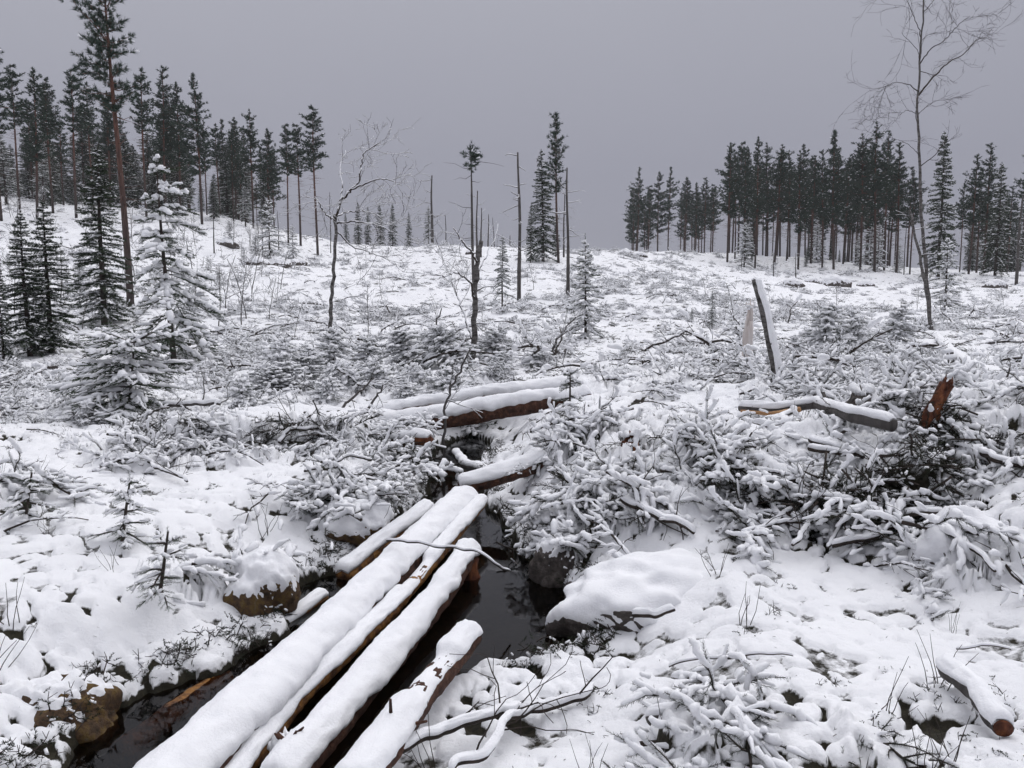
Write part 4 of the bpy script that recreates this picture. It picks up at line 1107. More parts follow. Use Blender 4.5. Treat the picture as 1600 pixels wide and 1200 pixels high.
# right side
DB = hit(1216, 600)[1]
log('leaning_snag', 'broken grey trunk leaning left with snow along its right side', 'dead tree', [at_y(1218, 604, DB), at_y(1206, 545, DB + .1), at_y(1193, 485, DB + .2), at_y(1180, 437, DB + .3)], .062, .044, .030, 616, 'birch_bark', n_=70, phi=1.3, stubs=5)
SPLIT = log('split_branch', 'long broken branch showing yellow split wood on top of the brush pile', 'branch', [near(1156, 637, .11), near(1210, 641, .12), near(1275, 632, .13), near(1330, 650, .12), near(1395, 664, .10)], .034, .050, .040, 617, 'dead_bark', n_=70, phi=1.3)
log_part(SPLIT, 'split_face', [near(1158, 642, .115), near(1205, 647, .127), near(1250, 640, .134)], .012, .028, .0, 618, 'split_wood', 30)
log('branch_fork', 'snowy branch crossing under the split one with a reddish broken tip', 'branch', [near(1222, 660, .05), near(1250, 628, .05), near(1285, 603, .05)], .02, .026, .02, 619, 'dead_bark', n_=30, end_mat='red_wood')
log_part(SPLIT, 'stub', [near(1286, 642, .13), near(1286, 642, .13) + np.array([.02, 0, .08]), near(1286, 642, .13) + np.array([0, .02, .17])], .028, .016, .0, 620, 'dead_bark', 14)
pass
log('fallen_birch', 'snow-lined fallen stem curving down from the tall birch foot', 'fallen trunk', [near(1460, 525, .02), near(1485, 552, .03), near(1515, 574, .03), near(1552, 594, .03)], .08, .065, .06, 622, 'dead_bark', n_=70)
log('dark_bough', 'snow-covered bough at the right edge behind the rust trunk', 'branch', [near(1515, 612, .04), near(1560, 604, .05), near(1640, 597, .05)], .03, .04, .03, 623, 'dead_bark', n_=40)
log('bark_log', 'bare grey-brown log with broken end in the bottom right snow', 'log', [hit(1478, 1050, .11), hit(1525, 1092, .11), hit(1562, 1140, .08)], .040, .038, .02, 624, 'dead_bark', n_=40, gaps=.55, end_mat='red_wood')
log('bark_piece', 'flat brown piece of bark wood in the bottom centre snow', 'wood piece', [hit(1020, 1128, .06), hit(1060, 1118, .08), hit(1100, 1110, .07)], .028, .022, .025, 625, 'dead_bark', n_=24, gaps=.4)
log('twig_log', 'snow-lined thin branch running from the bottom centre to the right', 'branch', [hit(600, 1192, .05), hit(740, 1130, .07), hit(830, 1105, .08), hit(935, 1076, .04)], .014, .012, .026, 626, 'twig_bark', n_=70, phi=1.2)
log('twig_log', 'shorter snow-lined branch forking below the thin bottom branch', 'branch', [hit(690, 1200, .03), hit(790, 1150, .05), hit(845, 1098, .08)], .012, .010, .022, 627, 'twig_bark', n_=40, phi=1.2)
log('hook_branch', 'thin branch hooking over the crossing logs towards the pool', 'branch', [Z(600, 846, .0), Z(645, 842, .03), Z(690, 852, .06), Z(745, 866, .05), Z(770, 878, .0), Z(797, 895, -.12)], .007, .005, .009, 628, 'twig_bark', n_=50, phi=1.1)
log('snow_branch', 'dark curved branch in the snow right of the middle brush', 'branch', [hit(975, 782, .10), hit(1010, 805, .10), hit(1080, 827, .05)], .020, .012, .03, 629, 'twig_bark', n_=40, phi=1.1)
log('snow_branch', 'short snowy stick lying at the foot of the big snowy boulder', 'branch', [hit(985, 958, .04), hit(1025, 962, .04), hit(1055, 952, .05)], .014, .012, .025, 630, 'twig_bark', n_=24, phi=1.2)
pile = [([(1145, 752), (1200, 760), (1240, 748)], 'thick snowy branch at the left end of the dark brush hollow'), ([(1190, 825), (1240, 795), (1300, 778)], 'snowy branch slanting up over the dark brush hollow'),
        ([(1272, 805), (1310, 792), (1345, 782)], 'short white branch hanging free in the dark hollow'), ([(1300, 850), (1370, 838), (1430, 815)], 'snowy branch along the lower lip of the dark hollow'),
        ([(1320, 762), (1400, 750), (1440, 780)], 'dark arching twig over the middle of the hollow'), ([(1400, 810), (1440, 800), (1470, 802)], 'thick snow-topped bough deep in the hollow'),
        ([(1265, 688), (1310, 700), (1345, 716)], 'cut branch with snow lying on the brush pile slope'), ([(1270, 700), (1300, 706), (1330, 712)], 'cut branch directly below another on the pile slope'),
        ([(1500, 700), (1560, 720), (1620, 728)], 'snowy bough at the right edge of the brush pile'), ([(1480, 850), (1505, 842), (1540, 890)], 'snowy twig drooping over the right boulder'),
        ([(1230, 850), (1260, 820), (1275, 790)], 'snowy twig standing steeply in the left of the hollow'), ([(1290, 850), (1310, 820), (1318, 790)], 'dark steep twig in the middle of the hollow'),
        ([(1160, 830), (1230, 815), (1265, 812)], 'long snowy twig at the lower left of the hollow'), ([(1060, 700), (1130, 690), (1180, 700)], 'snowy branch lying across the open slope of brush'),
        ([(1090, 525), (1110, 540), (1120, 550)], 'dark bent stick beyond the brush left of leaning trunk'), ([(1490, 640), (1560, 690), (1620, 720)], 'long thin bare twig slanting down at the right edge'),
        ([(430, 690), (450, 672), (500, 668)], 'arched snowy branch in the brush left of the stream'), ([(540, 765), (600, 775), (640, 772)], 'snowy twig near the upper left stream bank'),
        ([(200, 710), (260, 735), (300, 752)], 'snowy branch at the foot of the left brush'), ([(480, 735), (540, 715), (580, 720)], 'snow-covered branch between left brush and stream'),
        ([(1140, 1030), (1190, 1022), (1240, 1026)], 'dark twig line in the smooth snow at right'), ([(1490, 1012), (1530, 1008), (1580, 1016)], 'dark twig line near the right edge of the smooth snow'),
        ([(1040, 1038), (1090, 1028), (1145, 1024)], 'dark twig line in the smooth snow at centre right')]
for i, (pp, lab) in enumerate(pile):
    dz = [.12, .16, .12] if i < 14 else [.05, .08, .05]
    if 20 <= i: dz = [.03, .04, .03]
    r0 = (.024, .018, .014, .022, .008, .03, .03, .026, .03, .016, .014, .012, .014, .02, .04, .007, .022, .012, .018, .016, .007, .006, .006)[i]
    r0 *= .8
    if 510 < pp[0][1] < 560: ps = [at_y(a, b, 16) for a, b in pp]
    else: ps = [hit(a, b, dz[k]) for k, (a, b) in enumerate(pp)]
    log('snowy_branch', lab, 'branch', ps, r0, r0 * .7, r0 * .7 + .008 if i < 20 else .008, 640 + i, 'twig_bark', n_=40, phi=1.25, sides=8, group='branches sticking out of the brush')

# splintered pale stump behind the leaning trunk, small rust stump, bottom stump
def splinter_stump(label, base, r, h, mat, seed, spikes=7, snow=True, lean=(0, 0), sl=(.25, .6)):
    g = np.random.default_rng(seed); mb = MB(); sn = MB()
    zz = np.linspace(-.1, h * .55, 8); P = np.stack([lean[0] * zz, lean[1] * zz, zz], -1)
    mb.tube(P, r * (1.25 - .3 * np.linspace(0, 1, 8)), 16, jit=.5, seed=seed)
    for k in range(spikes):
        a = g.uniform(0, 6.28); q = np.array([math.cos(a), math.sin(a), 0]) * r * g.uniform(.2, .65) + P[-2]
        l = h * g.uniform(*sl)
        mb.tube(np.array([q, q + np.array([lean[0] * l * .5, 0, l * .6]), q + np.array([lean[0] * l + g.normal(0, .03), g.normal(0, .03), l])]), np.array([r * .42, r * .26, r * .05]), 5, jit=.3, seed=seed + k)
    o = thing('broken_stump', label, 'stump', base)
    w_ = obj('wood', mb, mat, o)
    if snow:
        for k in range(9):
            a = g.uniform(0, 6.28); l0 = LUMP_HI[k % 4]
            q = np.array([math.cos(a) * r * .6, math.sin(a) * r * .6, h * g.uniform(.5, .8)])
            sn.inst(l0[0] - np.array([.5, 0, 0]), l0[1], frames(np.array([[math.cos(a + 1.5), math.sin(a + 1.5), 0]]), r * 1.0, r * .42), q[None])
        obj('snow', sn, 'snow', o)
p = hit(1166, 566)
splinter_stump('pale splintered stump dusted with snow left of the leaning trunk', p, .07, at_y(1165, 448, p[1])[2] - p[2], 'pale_wood', 701, 12, True, (.04, 0), (.12, .42))
p = near(1456, 650, .02); splinter_stump('rust-red splintered trunk end sticking up behind the brush pile', p, .050, .44, 'red_wood', 706, 16, False, (.50, .15), (.08, .28))
p = hit(985, 712); splinter_stump('small dark rust-red stump poking from the snow at centre', p, .075, .24, 'red_wood', 702, 6)
p = at_z(452, 1215, -.42); splinter_stump('splintered brown stump crusted with snow at the bottom edge', p, .07, .26, 'log_bark', 703, 7)
p = at_z(735, 900, -.35); splinter_stump('broken log butt with red wood at the head of the pool', p, .06, .22, 'red_wood', 704, 5)
p = hit(1345, 640); splinter_stump('dark snow-capped stump among the brush behind the split branch', p, .10, .26, 'granite', 705, 3)

# ------------------------------------------------------------------ boulders with snow crust
def boulder(label, c, rx, ry, rz_, seed, mat='granite', snow=.6, rot=0):
    import bmesh
    bm = bmesh.new(); bmesh.ops.create_icosphere(bm, subdivisions=5, radius=1)
    co = np.array([v.co[:] for v in bm.verts])
    d = 1 + .55 * (fbm(co[:, 0] * 1.3 + seed, co[:, 1] * 1.3 + co[:, 2], seed, 3) - .5) + .22 * (fbm(co[:, 0] * 4 + co[:, 2] * 3, co[:, 1] * 4 - co[:, 2] * 2, seed + 2, 3) - .5)
    body = co * d[:, None] * np.array([rx, ry, rz_])
    f = np.array([[v.index for v in q.verts] for q in bm.faces]); bm.free()
    o = thing('boulder', label, 'boulder', c); o.rotation_euler.z = rot
    mb = MB(); mb.add(body, f); obj('rock', mb, mat, o)
    nrm = norm(co / np.array([rx, ry, rz_]) * min(rx, ry, rz_))
    k = sstep(snow - .28, snow + .28, nrm[:, 2] + 1.1 * (fbm(co[:, 0] * 8, co[:, 1] * 8 + co[:, 2] * 3, seed + 5, 5, .65) - .5))
    up_ = np.zeros_like(body); up_[:, 2] = 1
    outv = body + nrm * (-.009 + .024 * k)[:, None] * .8 + up_ * (.02 * k)[:, None]
    keep = (k[f] > .02).any(1)
    sm = MB(); sm.add(outv, f[keep]); obj('snow', sm, 'snow', o)
p = at_z(1010, 945, -.15); boulder('big rounded boulder under thin snow right of the dark pool', p + np.array([0, .25, -.10]), .56, .40, .28, 801, snow=.10, rot=.5)
p = at_z(865, 905, -.30); boulder('dark wet boulder with white cap at the pool head', p + np.array([0, .15, .0]), .16, .16, .22, 802, snow=.72)
p = at_z(905, 945, -.38); boulder('small dark wet stone beside the big boulder at the pool', p + np.array([.05, .1, .02]), .14, .14, .16, 803, snow=.85)
p = at_z(415, 960, -.30); boulder('brown rounded boulder with snow top at the left water edge', p + np.array([-.05, .1, .08]), .23, .22, .27, 804, 'mossy_stone', .30)
p = at_z(570, 850, -.25); boulder('snowy boulder at the left bank beside the slim log', p + np.array([-.12, .25, .05]), .28, .26, .22, 805, 'mossy_stone', .15)
p = at_z(85, 1165, -.42); boulder('orange-brown mossy boulder in the bottom left corner at the water', p + np.array([-.08, .05, .08]), .33, .22, .20, 806, 'mossy_stone', .92, .3)
p = hit(1525, 880); boulder('snow-covered boulder at the right below the brush pile', p + np.array([.1, .3, -.10]), .30, .26, .30, 807, snow=.05)
for i, (px, py, d, s, lab) in enumerate([(1300, 452, 60, 1.7, 'dark rock with snow cap on the slope below the right stand'), (1235, 456, 60, 1.4, 'left dark rock outcrop below the right stand'), (1265, 440, 66, 1.0, 'small rock between two outcrops below the right stand'),
        (1445, 445, 60, 1.3, 'dark rock left of the tall birch on the slope'), (1548, 455, 60, 1.3, 'dark low rock at the right under the trio'), (975, 410, 80, 1.2, 'flat dark rock on the ridge right of centre'), (1000, 412, 80, 1.0, 'second flat rock next to the first on the ridge'),
        (790, 390, 82, 1.0, 'dark snow-capped rock on the ridge near the grey snag'), (735, 410, 70, .7, 'small rock on the slope below the ridge at centre'), (440, 425, 52, 1.3, 'dark rock at the foot of the hillside forest'), (405, 420, 50, 1.2, 'rock left of the one at the forest foot'), (470, 415, 55, 1.0, 'rock right of the one at the forest foot'), (360, 395, 58, 1.3, 'rock ledge below the hillside trunks'), (1350, 440, 66, 1.2, 'rock behind the brush, right of the snow-capped outcrop')]):
    x = (px - 800) / FPX * d; p = np.array([x, d, H(x, d)])
    boulder(lab, p + np.array([0, 0, -.02 * s]), .62 * s, .6 * s, .42 * s, 820 + i, snow=.55, rot=i)

# ------------------------------------------------------------------ brush (logging slash) and ground cover: nobody could count it
def slash_proto(seed, l=.9, fine=True, snow=.85, sw=.024, arch=.12, bare=False, nside=None):
    g = np.random.default_rng(seed); wood = MB(); nd = MB(); sn = MB()
    k = 9; s_ = np.linspace(0, 1, k)
    P = np.stack([l * s_ - l * .5, np.cumsum(g.normal(0, .035, k)), arch * np.sin(s_ * math.pi) * g.uniform(.4, 1.2) - .05 * s_ + np.cumsum(g.normal(0, .006, k))], -1)
    rad = np.linspace(.011, .004, k) * (1.2 if bare else 1)
    wood.tube(P, rad, 5)
    D = []; L = []; T = []; SD = []; SL = []; ST = []; SW = []
    def lumps(P_, w):
        sl = np.concatenate([[0], np.cumsum(np.linalg.norm(np.diff(P_, axis=0), axis=1))])
        k2 = max(4, int(sl[-1] / .022)); tt = np.linspace(0, sl[-1], k2)
        Q2 = np.stack([np.interp(tt, sl, P_[:, q]) for q in range(3)], -1)
        i = 0
        while i < k2 - 2:
            run = int(g.integers(3, 12)); j = min(k2, i + run)
            if g.random() < snow and j - i >= 3:
                seg = Q2[i:j] + g.normal(0, .004, (j - i, 3)); rr = w * np.exp(g.normal(-.12, .38, j - i)); rr = .5 * rr + .5 * np.convolve(np.pad(rr, 1, mode='edge'), np.ones(3) / 3, 'valid')
                rr[0] *= .55; rr[-1] *= .55
                seg[:, 2] += rr * .55 + .004
                sn.tube(seg, rr, 6, True, .25, int(g.integers(1, 999)), .85)
            i = j - (1 if g.random() < .6 else 0)
    lumps(P, sw * 1.2)
    for q in range(int(20 * snow)):          # pads of snow bridging the twigs
        a_ = g.uniform(0, 6.28); u_ = g.uniform(-.45, .45) * l
        SD.append(np.array([math.cos(a_), math.sin(a_), g.normal(0, .15)])); SL.append(g.uniform(.05, .14)); ST.append(np.array([u_, g.normal(0, .12) * l, arch * .4 + g.normal(0, .02)])); SW.append(g.uniform(.012, .028))
    ns = nside if nside else int(l / .07)
    for i in range(ns):
        s = .1 + .9 * i / ns; p = np.array([np.interp(s, s_, P[:, q]) for q in range(3)])
        for sd in (-1, 1):
            if g.random() < (.5 if bare else .12): continue
            tl = (.34 * l * (1 - s) ** .7 + .07) * g.uniform(.6, 1.2)
            kk = max(3, int(tl / .045)); d = norm(np.array([.75, sd * g.uniform(.5, 1.1), g.normal(-.05, .28)]))
            Q = [p]
            for j in range(kk):
                d = norm(d + g.normal(0, .24, 3) + np.array([0, 0, -.05])); Q.append(Q[-1] + d * tl / kk)
            Q = np.array(Q); wood.tube(Q, np.linspace(.005, .002, kk + 1), 3, cap=False)
            if not bare:
                for j in range(kk): D.append(Q[j + 1] - Q[j]); L.append(tl / kk * 1.2); T.append(Q[j])
            lumps(Q, sw)
            for m_ in range(int(tl / .07)):
                j = int(g.integers(0, kk)); d2 = norm((Q[j + 1] - Q[j]) / (tl / kk) + np.array([0, 0, -.15]) + g.normal(0, .55, 3)); l2 = g.uniform(.05, .13)
                D.append(d2); L.append(l2); T.append(Q[j])
                if bare: D.pop(); L.pop(); T.pop(); wood.tube(np.array([Q[j], Q[j] + d2 * l2]), np.array([.003, .0015]), 3, cap=False)
                if g.random() < snow * .8: SD.append(d2); SL.append(l2); ST.append(Q[j] + np.array([0, 0, .008])); SW.append(sw * g.uniform(.5, 1.0))
    if T: scatter(nd, TW_MID if not fine else TW_FINE, np.array(D), np.array(L), .018, np.array(T), g)
    if ST: scatter(sn, LUMP_MID, np.array(SD), np.array(SL), np.array(SW), np.array(ST), g, False)
    return wood, nd, sn
def join_proto(name, wood, nd, sn, coll):
    me = bpy.data.meshes.new(name)
    Vs = []; Fs = []; mi = []; off = 0; mats = []
    for i, (mb, mt) in enumerate(((wood, 'twig_bark'), (nd, 'brush_needles'), (sn, 'snow'))):
        mats.append(mt)
        if not mb.V: continue
        for f in mb.F: Fs.append(f + off); mi.append(np.full(len(f), i, np.int32))
        v = np.concatenate(mb.V); Vs.append(v); off += len(v)
    V = np.concatenate(Vs); tot = np.concatenate([np.full(len(f), f.shape[1], np.int32) for f in Fs]); li = np.concatenate([f.ravel() for f in Fs])
    me.vertices.add(len(V)); me.vertices.foreach_set('co', V.ravel()); me.loops.add(len(li)); me.loops.foreach_set('vertex_index', li)
    me.polygons.add(len(tot)); me.polygons.foreach_set('loop_start', np.concatenate([[0], np.cumsum(tot)[:-1]]).astype(np.int32))
    me.polygons.foreach_set('material_index', np.concatenate(mi)); me.polygons.foreach_set('use_smooth', np.concatenate(mi) != 1)
    me.update(calc_edges=True)
    for mt in mats: me.materials.append(M[mt])
    o = bpy.data.objects.new(name, me); coll.objects.link(o)
    return o
def proto_coll(name, makers):
    c = bpy.data.collections.new(name)
    for i, mk in enumerate(makers): join_proto(f'{name}_{i:02d}', *mk, c)
    return c
C_SLASH = proto_coll('slash_kind', [slash_proto(900 + i, g_[0], True, g_[1], g_[2], g_[3]) for i, g_ in enumerate([(.9, .82, .021, .12), (1.1, .76, .019, .15), (.75, .88, .023, .08), (.95, .70, .018, .16), (.6, .85, .022, .07), (1.2, .76, .019, .18)])])
C_DARK = proto_coll('dark_slash_kind', [slash_proto(920 + i, .8, True, .10, .016, .1) for i in range(3)])
C_BARE = proto_coll('bare_twig_kind', [slash_proto(930 + i, .8, True, .45, .012, .12, True, 5) for i in range(3)])
def sprig_proto(seed, n_=7, h=.10):
    g = np.random.default_rng(seed); wood = MB(); sn = MB(); SD = []; SL = []; ST = []; SW = []
    for i in range(n_):
        p = np.array([g.normal(0, .045), g.normal(0, .045), -.03]); d = norm(np.array([g.normal(0, 1.1), g.normal(0, 1.1), .6])); P = [p]
        for j in range(4): d = norm(d + g.normal(0, .22, 3)); P.append(P[-1] + d * h * g.uniform(.15, .4))
        P = np.array(P); wood.tube(P, np.linspace(.004, .0014, 5), 3, cap=False)
        for j in (2, 3):
            d2 = norm(g.normal(0, 1, 3) + np.array([0, 0, .4])); wood.tube(np.array([P[j], P[j] + d2 * h * .4]), np.array([.002, .001]), 3, cap=False)
            if g.random() < .4: SD.append(np.array([d2[0], d2[1], 0.1])); SL.append(h * .35); ST.append(P[j] + np.array([0, 0, .004])); SW.append(.011)
    nd = MB(); D = g.normal(0, 1, (n_ * 2, 3)) * np.array([1, 1, .35]); scatter(nd, TW_MID, D, .05, .012, np.stack([g.normal(0, .05, n_ * 2), g.normal(0, .05, n_ * 2), g.uniform(-.02, .03, n_ * 2)], -1), g)
    if ST: scatter(sn, LUMP_LO, np.array(SD), np.array(SL), np.array(SW), np.array(ST), g, False)
    return wood, nd, sn
C_SPRIG = proto_coll('sprig_kind', [sprig_proto(940 + i) for i in range(5)])
def grass_proto(seed):
    g = np.random.default_rng(seed); wood = MB()
    for i in range(5):
        P = np.array([[g.normal(0, .03), g.normal(0, .03), -.03]]); d = norm(np.array([g.normal(0, .3), g.normal(0, .3), 1.])); pts_ = [P[0]]
        for j in range(4): d = norm(d + g.normal(0, .12, 3)); pts_.append(pts_[-1] + d * g.uniform(.03, .07))
        wood.tube(np.array(pts_), np.linspace(.0022, .0008, 5), 3, cap=False)
    return wood, MB(), MB()
C_GRASS = proto_coll('grass_kind', [grass_proto(960 + i) for i in range(4)])

def scatter_object(name, label, coll, P, rot, scl):
    me = bpy.data.meshes.new(name)
    me.vertices.add(len(P)); me.vertices.foreach_set('co', np.asarray(P, np.float32).ravel())
    a = me.attributes.new('rot', 'FLOAT_VECTOR', 'POINT'); a.data.foreach_set('vector', np.asarray(rot, np.float32).ravel())
    a = me.attributes.new('scl', 'FLOAT', 'POINT'); a.data.foreach_set('value', np.asarray(scl, np.float32))
    o = bpy.data.objects.new(name, me); COL.objects.link(o)
    ng = bpy.data.node_groups.new(name, 'GeometryNodeTree')
    ng.interface.new_socket('Geometry', in_out='INPUT', socket_type='NodeSocketGeometry')
    ng.interface.new_socket('Geometry', in_out='OUTPUT', socket_type='NodeSocketGeometry')
    gi = ng.nodes.new('NodeGroupInput'); go = ng.nodes.new('NodeGroupOutput')
    ci = ng.nodes.new('GeometryNodeCollectionInfo'); ci.inputs['Collection'].default_value = coll
    ci.inputs['Separate Children'].default_value = True; ci.inputs['Reset Children'].default_value = True
    ip = ng.nodes.new('GeometryNodeInstanceOnPoints'); ip.inputs['Pick Instance'].default_value = True
    ra = ng.nodes.new('GeometryNodeInputNamedAttribute'); ra.data_type = 'FLOAT_VECTOR'; ra.inputs['Name'].default_value = 'rot'
    sa = ng.nodes.new('GeometryNodeInputNamedAttribute'); sa.data_type = 'FLOAT'; sa.inputs['Name'].default_value = 'scl'
    e2r = ng.nodes.new('FunctionNodeEulerToRotation')
    rv = ng.nodes.new('FunctionNodeRandomValue'); rv.data_type = 'INT'
    imin = [s for s in rv.inputs if s.name == 'Min' and s.type == 'INT'][0]; imax = [s for s in rv.inputs if s.name == 'Max' and s.type == 'INT'][0]
    imin.default_value = 0; imax.default_value = len(coll.objects) - 1
    L_ = ng.links.new
    L_(gi.outputs[0], ip.inputs['Points']); L_(ci.outputs[0], ip.inputs['Instance'])
    L_(ra.outputs['Attribute'], e2r.inputs[0]); L_(e2r.outputs[0], ip.inputs['Rotation']); L_(sa.outputs['Attribute'], ip.inputs['Scale'])
    L_([s for s in rv.outputs if s.type == 'INT'][0], ip.inputs['Instance Index'])
    L_(ip.outputs[0], go.inputs[0])
    md = o.modifiers.new('scatter', 'NODES'); md.node_group = ng
    tag(o, label, None, None, 'stuff')
    return o
sg = np.random.default_rng(55)
def sample_wedge(n_, r0, r1, az=40):
    a = sg.uniform(-R(az), R(az), n_); r = np.exp(sg.uniform(math.log(r0), math.log(r1), n_))
    return r * np.sin(a), r * np.cos(a), r
def stream_free(x, y, m=.12): return poly_sd(x, y, STREAM) > m
# log corridors kept clear of brush
CLEAR = [(Z(210, 1290, -.2)[:2], Z(728, 786, -.1)[:2], .30), (Z(420, 1240, -.3)[:2], Z(735, 858, -.2)[:2], .22), (Z(545, 1250, -.2)[:2], Z(736, 995, -.2)[:2], .20), (Z(536, 902, -.3)[:2], Z(672, 795, -.1)[:2], .16),
         (at_y(520, 668, 10.6)[:2], at_y(960, 590, 11.2)[:2], .42), (at_y(470, 665, 11.2)[:2], at_y(900, 592, 12.0)[:2], .40), (Z(718, 762, -.06)[:2], Z(850, 722, .1)[:2], .2)]
def clear_of_logs(x, y):
    ok = np.ones(len(x), bool)
    for a, b2, w in CLEAR:
        e_ = b2 - a; t_ = np.clip(((x - a[0]) * e_[0] + (y - a[1]) * e_[1]) / (e_ @ e_), 0, 1)
        ok &= (x - a[0] - t_ * e_[0]) ** 2 + (y - a[1] - t_ * e_[1]) ** 2 > w * w
    return ok
# 1 dark needle layer inside the piles
x, y, r = sample_wedge(60000, 2.4, 18); D, Pl = brush(x, y)
keep = (sg.random(len(x)) < D * np.maximum(sstep(.2, .36, Pl), .8 * sstep(4.5, 4.0, r)) * np.minimum(1, (r / 9)) * .10) & stream_free(x, y, -.05) & clear_of_logs(x, y)
x, y, D, Pl = x[keep], y[keep], D[keep], Pl[keep]
z = h_macro(x, y) - Pl * sg.uniform(.35, .95, len(x))
scatter_object('brush_underlayer', 'dark needle twigs inside the logging brush piles', C_DARK, np.stack([x, y, z], -1), np.stack([sg.normal(0, .35, len(x)), sg.normal(0, .35, len(x)), sg.uniform(0, 6.28, len(x))], -1), sg.uniform(.6, 1.15, len(x)))
fx, fy = [], []
for mx_, my_, ax_, ay_, hh_ in MOUNDS:
    k = int(110 * ax_ * (hh_ / .34) ** 3); a_ = sg.uniform(-2.9, -.2, k); q_ = sg.uniform(.80, 1.0, k)
    fx.append(mx_ + np.cos(a_) * ax_ * q_); fy.append(my_ + np.sin(a_) * ay_ * q_)
fx = np.concatenate(fx); fy = np.concatenate(fy); ok = stream_free(fx, fy, .15) & clear_of_logs(fx, fy); fx, fy = fx[ok], fy[ok]
scatter_object('brush_face', 'dark needle boughs hanging on the open faces of the brush piles', C_DARK, np.stack([fx, fy, h_macro(fx, fy) + sg.uniform(-.02, .10, len(fx))], -1), np.stack([sg.normal(0, .5, len(fx)), sg.normal(.2, .5, len(fx)), sg.uniform(0, 6.28, len(fx))], -1), sg.uniform(.35, .8, len(fx)))
# 2 snow-laden boughs on top
x, y, r = sample_wedge(60000, 2.4, 18); D, Pl = brush(x, y)
keep = (sg.random(len(x)) < D * np.minimum(1, (r / 9)) * .062 * (.25 + .75 * sstep(4.2, 6.0, r))) & stream_free(x, y, .16) & clear_of_logs(x, y)
x, y, D, Pl = x[keep], y[keep], D[keep], Pl[keep]
z = h_macro(x, y) - np.maximum(Pl - .15, 0) * sg.uniform(0, 1, len(x)) ** 1.6 * .9 - .06
scatter_object('snowy_brush', 'tangle of snow-laden spruce boughs left from logging', C_SLASH, np.stack([x, y, z], -1), np.stack([sg.normal(0, .28, len(x)), sg.normal(0, .25, len(x)), sg.uniform(0, 6.28, len(x))], -1), sg.uniform(.6, 1.25, len(x)))
# 3 thin bare twigs
x, y, r = sample_wedge(14000, 2.6, 30); D, Pl = brush(x, y)
keep = (sg.random(len(x)) < (.05 * D + .012) * np.minimum(1, (r / 9) ** 2.2)) & stream_free(x, y, .1) & clear_of_logs(x, y)
x, y, Pl = x[keep], y[keep], Pl[keep]
z = h_macro(x, y) + .02
scatter_object('bare_twigs', 'thin bare twigs scattered over the snow', C_BARE, np.stack([x, y, z], -1), np.stack([sg.normal(0, .25, len(x)), sg.normal(-.1, .3, len(x)), sg.uniform(0, 6.28, len(x))], -1), sg.uniform(.4, 1.0, len(x)))
# 4 heather and bilberry sprigs poking through the snow
x, y, r = sample_wedge(52000, 2.0, 22)
rough = sstep(.40, .62, fbm(x / 1.3, y / 1.3, 21, 3))
keep = (sg.random(len(x)) < (.010 + .05 * rough) * np.minimum(1, (r / 9) ** 2.2)) & stream_free(x, y, .06) & clear_of_logs(x, y)
x, y = x[keep], y[keep]; z, ba = h_full(x, y); D, Pl = brush(x, y)
q = D < .7; x, y, z = x[q], y[q], z[q]
scatter_object('heather_sprigs', 'dark heather and bilberry sprigs poking through the snow', C_SPRIG, np.stack([x, y, z - .01], -1), np.stack([sg.normal(0, .2, len(x)), sg.normal(0, .2, len(x)), sg.uniform(0, 6.28, len(x))], -1), sg.uniform(.35, .8, len(x)))
# 5 fringe along the stream edge
x, y, r = sample_wedge(30000, 2.6, 11); sd = poly_sd(x, y, STREAM)
keep = (sd > .06) & (sd < .20) & clear_of_logs(x, y) & (sg.random(len(x)) < .25 * np.minimum(1, r / 6)); x, y = x[keep], y[keep]; z, ba = h_full(x, y)
scatter_object('bank_fringe', 'snow-tipped twigs overhanging the stream bank', C_SPRIG, np.stack([x, y, z], -1), np.stack([sg.normal(0, .5, len(x)), sg.normal(0, .5, len(x)), sg.uniform(0, 6.28, len(x))], -1), sg.uniform(.5, 1.2, len(x)))
# 6 brush and heather further out over the clear-cut
x, y, r = sample_wedge(30000, 11, 105)
pat = fbm(x / 5, y / 5, 91, 3)
keep = (sg.random(len(x)) < (.03 + .24 * sstep(.45, .65, pat)) * (.50 + .45 * sstep(16, 40, r))) & clear_of_logs(x, y); x, y, r = x[keep], y[keep], r[keep]
z = h_full(x, y, False)[0]
scatter_object('clearcut_brush', 'snow-covered brush and heather strewn over the far clear-cut', C_SLASH, np.stack([x, y, z - .03], -1), np.stack([sg.normal(0, .25, len(x)), sg.normal(0, .25, len(x)), sg.uniform(0, 6.28, len(x))], -1), sg.uniform(.35, .9, len(x)) * (1 + r / 90))
x, y, r = sample_wedge(16000, 11, 105); keep = (sg.random(len(x)) < .12) & clear_of_logs(x, y); x, y, r = x[keep], y[keep], r[keep]; z = h_full(x, y, False)[0]
scatter_object('clearcut_twigs', 'dark twigs and heather showing through snow on the far clear-cut', C_DARK, np.stack([x, y, z - .01], -1), np.stack([sg.normal(0, .2, len(x)), sg.normal(0, .2, len(x)), sg.uniform(0, 6.28, len(x))], -1), sg.uniform(.25, .7, len(x)) * (1 + r / 90))
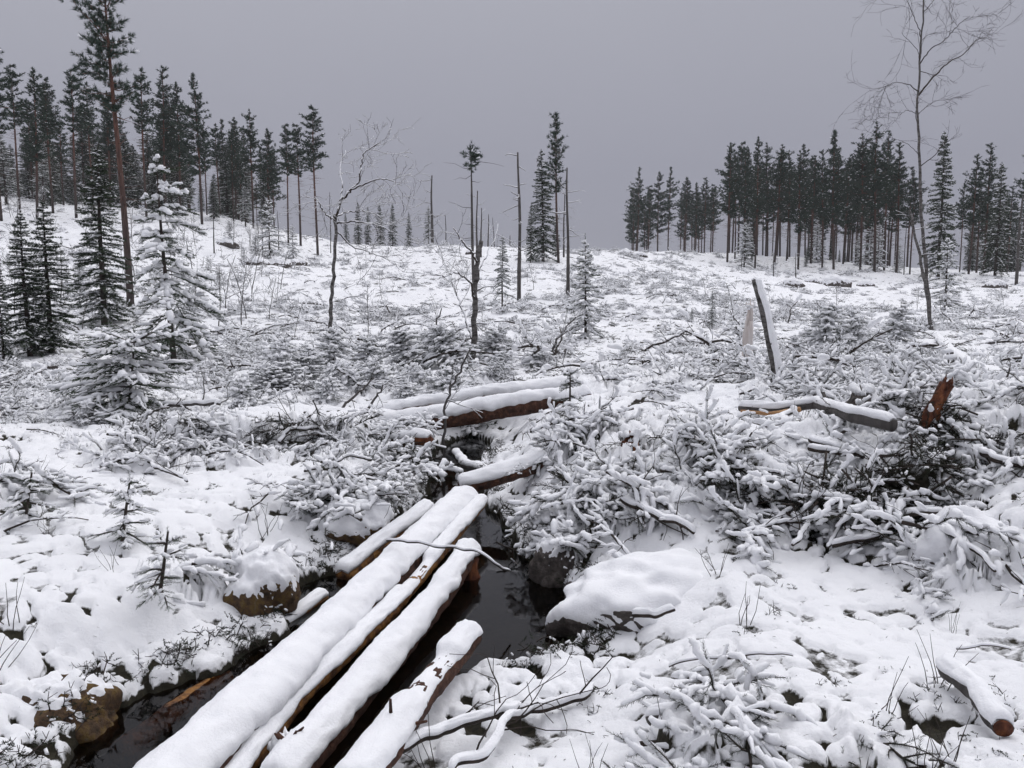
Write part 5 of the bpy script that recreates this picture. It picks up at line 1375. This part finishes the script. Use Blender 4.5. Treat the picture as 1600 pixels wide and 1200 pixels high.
# 7 dry grass
x, y, r = sample_wedge(80, 2.4, 14); keep = stream_free(x, y, .1) & clear_of_logs(x, y); x, y = x[keep], y[keep]; z = h_full(x, y)[0]
scatter_object('dry_grass', 'thin dry grass stems standing in the snow', C_GRASS, np.stack([x, y, z], -1), np.stack([sg.normal(0, .2, len(x)), sg.normal(0, .2, len(x)), sg.uniform(0, 6.28, len(x))], -1), sg.uniform(.6, 1.5, len(x)))

def build_litter():
    g = np.random.default_rng(66); mb = MB(); T = []; 
    for o in list(COL.objects):
        if o.name.split('.')[0] == 'snow' and o.parent is not None and o.parent.name.split('.')[0] in ('main_log', 'thin_log', 'side_log', 'short_log', 'slim_log', 'fallen_pine'):
            me = o.data; nv = len(me.vertices); co = np.empty(nv * 3, np.float32); no = np.empty(nv * 3, np.float32)
            me.vertices.foreach_get('co', co); me.vertices.foreach_get('normal', no); co = co.reshape(-1, 3); no = no.reshape(-1, 3)
            k = np.where(no[:, 2] > .55)[0]; k = g.choice(k, min(len(k), 46), replace=False)
            T.append(co[k] + np.array(o.parent.location)[None] + np.array([0, 0, .002]))
    x, y, r = sample_wedge(900, 2.2, 7); q = stream_free(x, y, .15) & clear_of_logs(x, y); x, y = x[q], y[q]
    T.append(np.stack([x, y, h_full(x, y)[0] + .003], -1)); T = np.concatenate(T); n_ = len(T)
    tv = np.array([[0, -.5, 0], [0, .5, 0], [1, .4, .0], [1, -.4, 0], [.5, 0, .6]]); tf = np.array([[0, 1, 4], [1, 2, 4], [2, 3, 4], [3, 0, 4], [0, 3, 2], [0, 2, 1]])
    D = np.stack([g.normal(size=n_), g.normal(size=n_), g.normal(0, .12, n_)], -1)
    mb.inst(tv, tf, frames(D, g.uniform(.006, .030, n_), g.uniform(.0012, .0035, n_)), T)
    tag(obj('needle_litter', mb, 'twig_bark', smooth=False), 'tiny dark needles and bark crumbs lying on the snow', None, None, 'stuff')
build_litter()

x, y, r = sample_wedge(260, 13, 62); keep = clear_of_logs(x, y); x, y, r = x[keep], y[keep], r[keep]; z = h_full(x, y, False)[0]
scatter_object('scattered_sticks', 'snow-dusted fallen sticks strewn over the middle of the clear-cut', C_BARE, np.stack([x, y, z + .04], -1), np.stack([sg.normal(0, .3, len(x)), sg.normal(-.12, .3, len(x)), sg.uniform(0, 6.28, len(x))], -1), sg.uniform(1.0, 2.6, len(x)))
